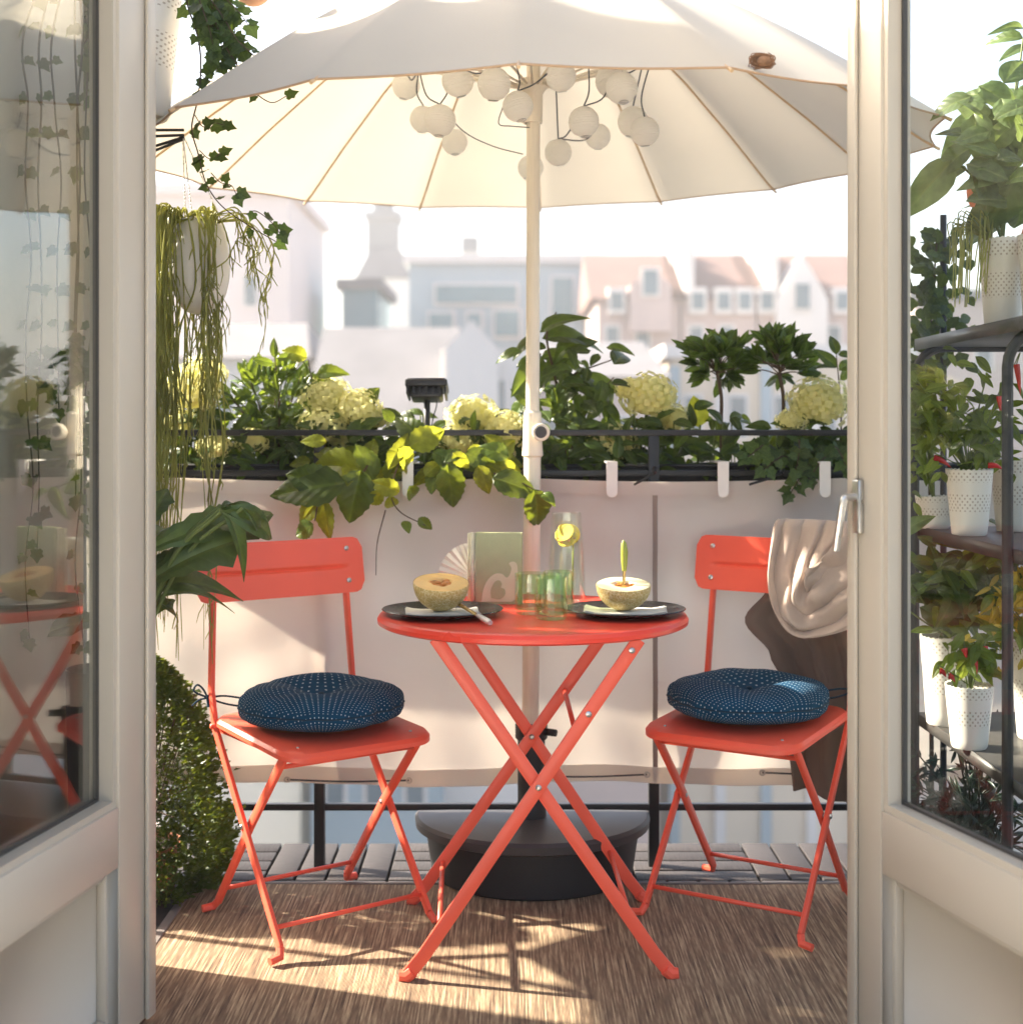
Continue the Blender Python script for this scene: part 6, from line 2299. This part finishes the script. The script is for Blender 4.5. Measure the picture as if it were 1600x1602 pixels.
def gable(root, name, px0, px1, pye, pya, Y, mat, curve=False):
    a, b, c = P(px0, pye, Y), P(px1, pye, Y), P((px0 + px1) / 2, pya, Y)
    if curve:
        pts = []
        for k in range(17):
            u = k / 16
            x = a.x + (b.x - a.x) * u
            s_ = 1 - abs(2 * u - 1)
            z = a.z + (c.z - a.z) * (0.62 * sin(pi / 2 * s_) + 0.38 * s_ ** 2)
            pts.append((x, z))
    else:
        pts = [(a.x, a.z), (c.x, c.z), (b.x, b.z)]
    base = a.z - 2.2
    poly = [(a.x, base)] + pts + [(b.x, base)]
    return part(name, MB().prism(poly, 0, 2.4, ((1, 0, 0), (0, 0, 1), (0, 1, 0)), (0, Y, 0)), mat, root, smooth=False)


# left pale pink block
t, x0, x1, z = block('apartment_building', 'pale pink apartment block far behind the hanging cactus', 'building', 130, 452, 305, 62, 12, C_PALE, C_PALE)
wins(t, x0 + 1.2, x1 - 0.6, [z - 4.3 - 3.3 * k for k in range(6)], 62, 0.7, 1.5, 2.1)
# church
t = thing('church', 'grey church with a tall square tower rising above the far roofs', 'church', V(-11, 100, GZ), 0, None)
a, b = P(574, 330, 100), P(622, 470, 100)
part('tower', MB().box((a.x, 100, GZ), (b.x, 102.4, a.z - .6)), C_STONE, t, smooth=False)
cx = (a.x + b.x) / 2
part('tower_top', MB().box((a.x - .2, 99.8, a.z - .6), (b.x + .2, 102.6, a.z)).box((a.x + .4, 100.3, a.z), (b.x - .4, 102.1, a.z + 2.4)), C_STONE, t, smooth=False)
part('spire', MB().add([V(a.x + .5, 100.4, a.z + 2.4), V(b.x - .5, 100.4, a.z + 2.4), V(b.x - .5, 102, a.z + 2.4), V(a.x + .5, 102, a.z + 2.4), V(cx, 101.2, a.z + 7)], [(0, 1, 4), (1, 2, 4), (2, 3, 4), (3, 0, 4)]), C_COPPER, t, smooth=False)
q0, q1 = P(560, 440, 100), P(650, 430, 100)
part('nave', MB().box((q0.x, 98, GZ), (q1.x, 99.7, q0.z)), C_WHITE, t, smooth=False)
part('nave_roof', MB().add([V(q0.x, 97.8, q0.z + .01), V(q1.x, 97.8, q0.z + .01), V(q1.x, 99.75, q0.z + .01), V(q0.x, 99.75, q0.z + .01), V(q0.x + 1, 98.9, q0.z + 2.2), V(q1.x - 1, 98.9, q0.z + 2.2)], [(0, 1, 5, 4), (2, 3, 4, 5), (0, 4, 3), (1, 2, 5)]), C_SLATE, t, smooth=False)
# teal tower house
t, x0, x1, z = block('office_building', 'narrow teal glazed building below the church tower', 'building', 535, 590, 452, 68, 8, C_TEAL, C_SLATE)
# wide pale building with teal windows
t, x0, x1, z = block('office_building', 'wide pale blue office block with teal window bands behind the parasol pole', 'building', 640, 935, 412, 78, 14, C_BLUE, C_WHITE)
for (p0, p1, q0, q1) in ((678, 812, 442, 478), (668, 712, 486, 516), (728, 756, 486, 516), (770, 816, 482, 530), (860, 900, 430, 500)):
    a, b = P(p0, q0, 77.9), P(p1, q1, 77.9)
    f = part('window', MB().box((a.x, 77.88, b.z), (b.x, 77.98, a.z)), C_WHITE, t, smooth=False)
    part('pane', MB().box((a.x + .15, 77.8, b.z + .15), (b.x - .15, 77.87, a.z - .15)), C_TEAL, f, smooth=False)
a = P(735, 412, 82)
part('chimney', MB().box((a.x - .5, 82, a.z + .7), (a.x + .5, 83, a.z + 1.6)), C_STONE, t, smooth=False)
# white house with a pediment
t, x0, x1, z = block('townhouse', 'white townhouse with a pointed pediment behind the solar light', 'house', 690, 832, 546, 47, 9, C_WHITE)
gable(t, 'pediment', 696, 780, 546, 500, 46.5, C_WHITE)
wins(t, x0 + .5, x1 - .3, [z - 1.6, z - 4.4, z - 7.2, z - 10, z - 12.8], 47, 0.55, 1.3, 0.75)
# big grey roof
t, x0, x1, z = block('townhouse', 'house with a broad grey roof behind the citrus bush', 'house', 486, 690, 690, 45, 12, C_BLUE, C_SLATE, 512, hip=0.0)
wins(t, x0 + .8, x1 - .5, [z - 2.2, z - 5.2, z - 8.2, z - 11.2], 45, 0.8, 1.5, 1.3)
t, x0, x1, z = block('townhouse', 'white house with a low sloping roof beside the broad grey roof', 'house', 250, 470, 560, 50, 10, C_WHITE, C_SLATE, 505, hip=0.15)
wins(t, x0 + .8, x1 - .5, [z - 2.2 - 3 * k for k in range(5)], 50, 0.8, 1.5, 1.5)
# row of gabled houses
for i, (p0, p1, lb, gx) in enumerate(((935, 1062, 'pink gabled house with a mauve roof nearest the parasol pole', (985, 1050, 446, 415)), (1066, 1182, 'pink house with a plain mauve roof between two gabled ones', None), (1186, 1360, 'pink house with a white curved gable beside the door', (1215, 1295, 468, 400)))):
    t, x0, x1, z = block('row_house', lb, 'house', p0, p1, 468, 66, 12, C_PINK, C_MAUVE, 398, 'row of gabled houses')
    if gx:
        g = gable(t, 'gable', *gx, 65.4, C_WHITE if i == 2 else C_PINK, curve=(i == 2))
        c = P((gx[0] + gx[1]) / 2, gx[2] - 8, 65.3)
        f = part('window', MB().box((c.x - .45, 65.3, c.z - .8), (c.x + .45, 65.38, c.z + .6)), C_WHITE, t, smooth=False)
        part('pane', MB().box((c.x - .33, 65.25, c.z - .68), (c.x + .33, 65.29, c.z + .48)), C_WIN, f, smooth=False)
    for px in ((965,), (1092, 1132, 1165), (1200, 1318))[i]:
        c = P(px, 474, 65.6)
        d = part('dormer', MB().box((c.x - .42, 65.6, c.z - .5), (c.x + .42, 68.2, c.z + .75)), C_WHITE, t, smooth=False)
        part('dormer_window', MB().box((c.x - .28, 65.56, c.z - .3), (c.x + .28, 65.595, c.z + .5)), C_WIN, d, smooth=False)
    a = P(p1 - 3, 398, 72)
    part('fire_wall', MB().box((a.x - .3, 65.9, z - .2), (a.x + .1, 72, P(0, 408, 72).z)).box((a.x - .45, 70.5, z), (a.x + .25, 72.2, P(0, 392, 72).z)), C_WHITE, t, smooth=False)
    wins(t, x0 + .7, x1 - .5, [z - 2.0, z - 5, z - 8, z - 11, z - 14], 66, .8, 1.6, 1.45)
# lower houses in front of the row
t, x0, x1, z = block('townhouse', 'low pink house with a grey roof behind the yellow hydrangea', 'house', 835, 1030, 590, 48, 9, C_PINK, C_SLATE, 535, hip=0.1)
wins(t, x0 + .6, x1 - .4, [z - 2, z - 5, z - 8, z - 11], 48, .7, 1.4, 1.2)
t, x0, x1, z = block('townhouse', 'cream house with tall pilasters behind the standard trees', 'house', 1050, 1420, 560, 52, 10, C_CREAM, C_WHITE)
wins(t, x0 + .8, x1 - .5, [z - 2.2 - 3.1 * k for k in range(5)], 52, .8, 1.7, 1.7)
for k in range(6):
    x = x0 + 0.1 + k * (x1 - x0 - .3) / 5
    part('pilaster', MB().box((x - .2, 51.8, GZ), (x + .2, 51.985, z - .3)), C_WHITE if k % 2 else C_BLUE, t, smooth=False)
# block added on the sunny side to cut sky glare in the door glass
t = thing('apartment_building', 'long cream apartment block added on the sunny side to keep sky glare off the door panes', 'building', V(-26, 14, GZ), 0, 'buildings across the street')
part('wall', MB().box((-32, -16, GZ), (-21, 46, 9.0)), C_CREAM, t, smooth=False)
part('roof', MB().box((-32.3, -16.3, 9.003), (-20.7, 46.3, 9.5)), C_SLATE, t, smooth=False)
me = MB().box((0, -0.55, -0.9), (0.08, 0.55, 0.9)).mesh('window', C_WHITE, smooth=False)
pn = MB().box((0.081, -0.42, -0.77), (0.10, 0.42, 0.77)).mesh('pane', C_WIN, smooth=False)
for iy in range(20):
    for iz in range(7):
        o = put('window', me, t, Matrix.Translation(V(-21.02, -14 + iy * 3.1, 6.8 - iz * 3.2) - rootloc(t)))
        put('pane', pn, o)
# far row closing the view at the sides
for (p0, p1, yt, Y, m_, lb) in ((-420, 110, 420, 70, C_CREAM, 'cream apartment block seen far off past the left-hand door'), (1430, 1700, 470, 64, C_PINK, 'pink apartment block seen through the glass behind the rack'), (1720, 2300, 430, 70, C_WHITE, 'white apartment block far beyond the rack')):
    t, x0, x1, z = block('apartment_building', lb, 'building', p0, p1, yt, Y, 12, m_, C_SLATE)
    wins(t, x0 + 1, x1 - .6, [z - 2.5 - 3.2 * k for k in range(6)], Y, .9, 1.6, 2.2)

# ------------------------------------------------------------------ haze over the city
hz_m, nt, out = nodes('city haze')
pv = N(nt, 'ShaderNodeVolumePrincipled')
pv.inputs['Color'].default_value = (0.97, 0.97, 0.98, 1)
pv.inputs['Density'].default_value = HAZE
pv.inputs['Anisotropy'].default_value = 0.2
nt.links.new(pv.outputs[0], out.inputs['Volume'])
o = put('haze', MB().box((-270, -70, -17.5), (270, 340, 24)).mesh('haze', hz_m, smooth=False))
tag(o, kind='stuff')
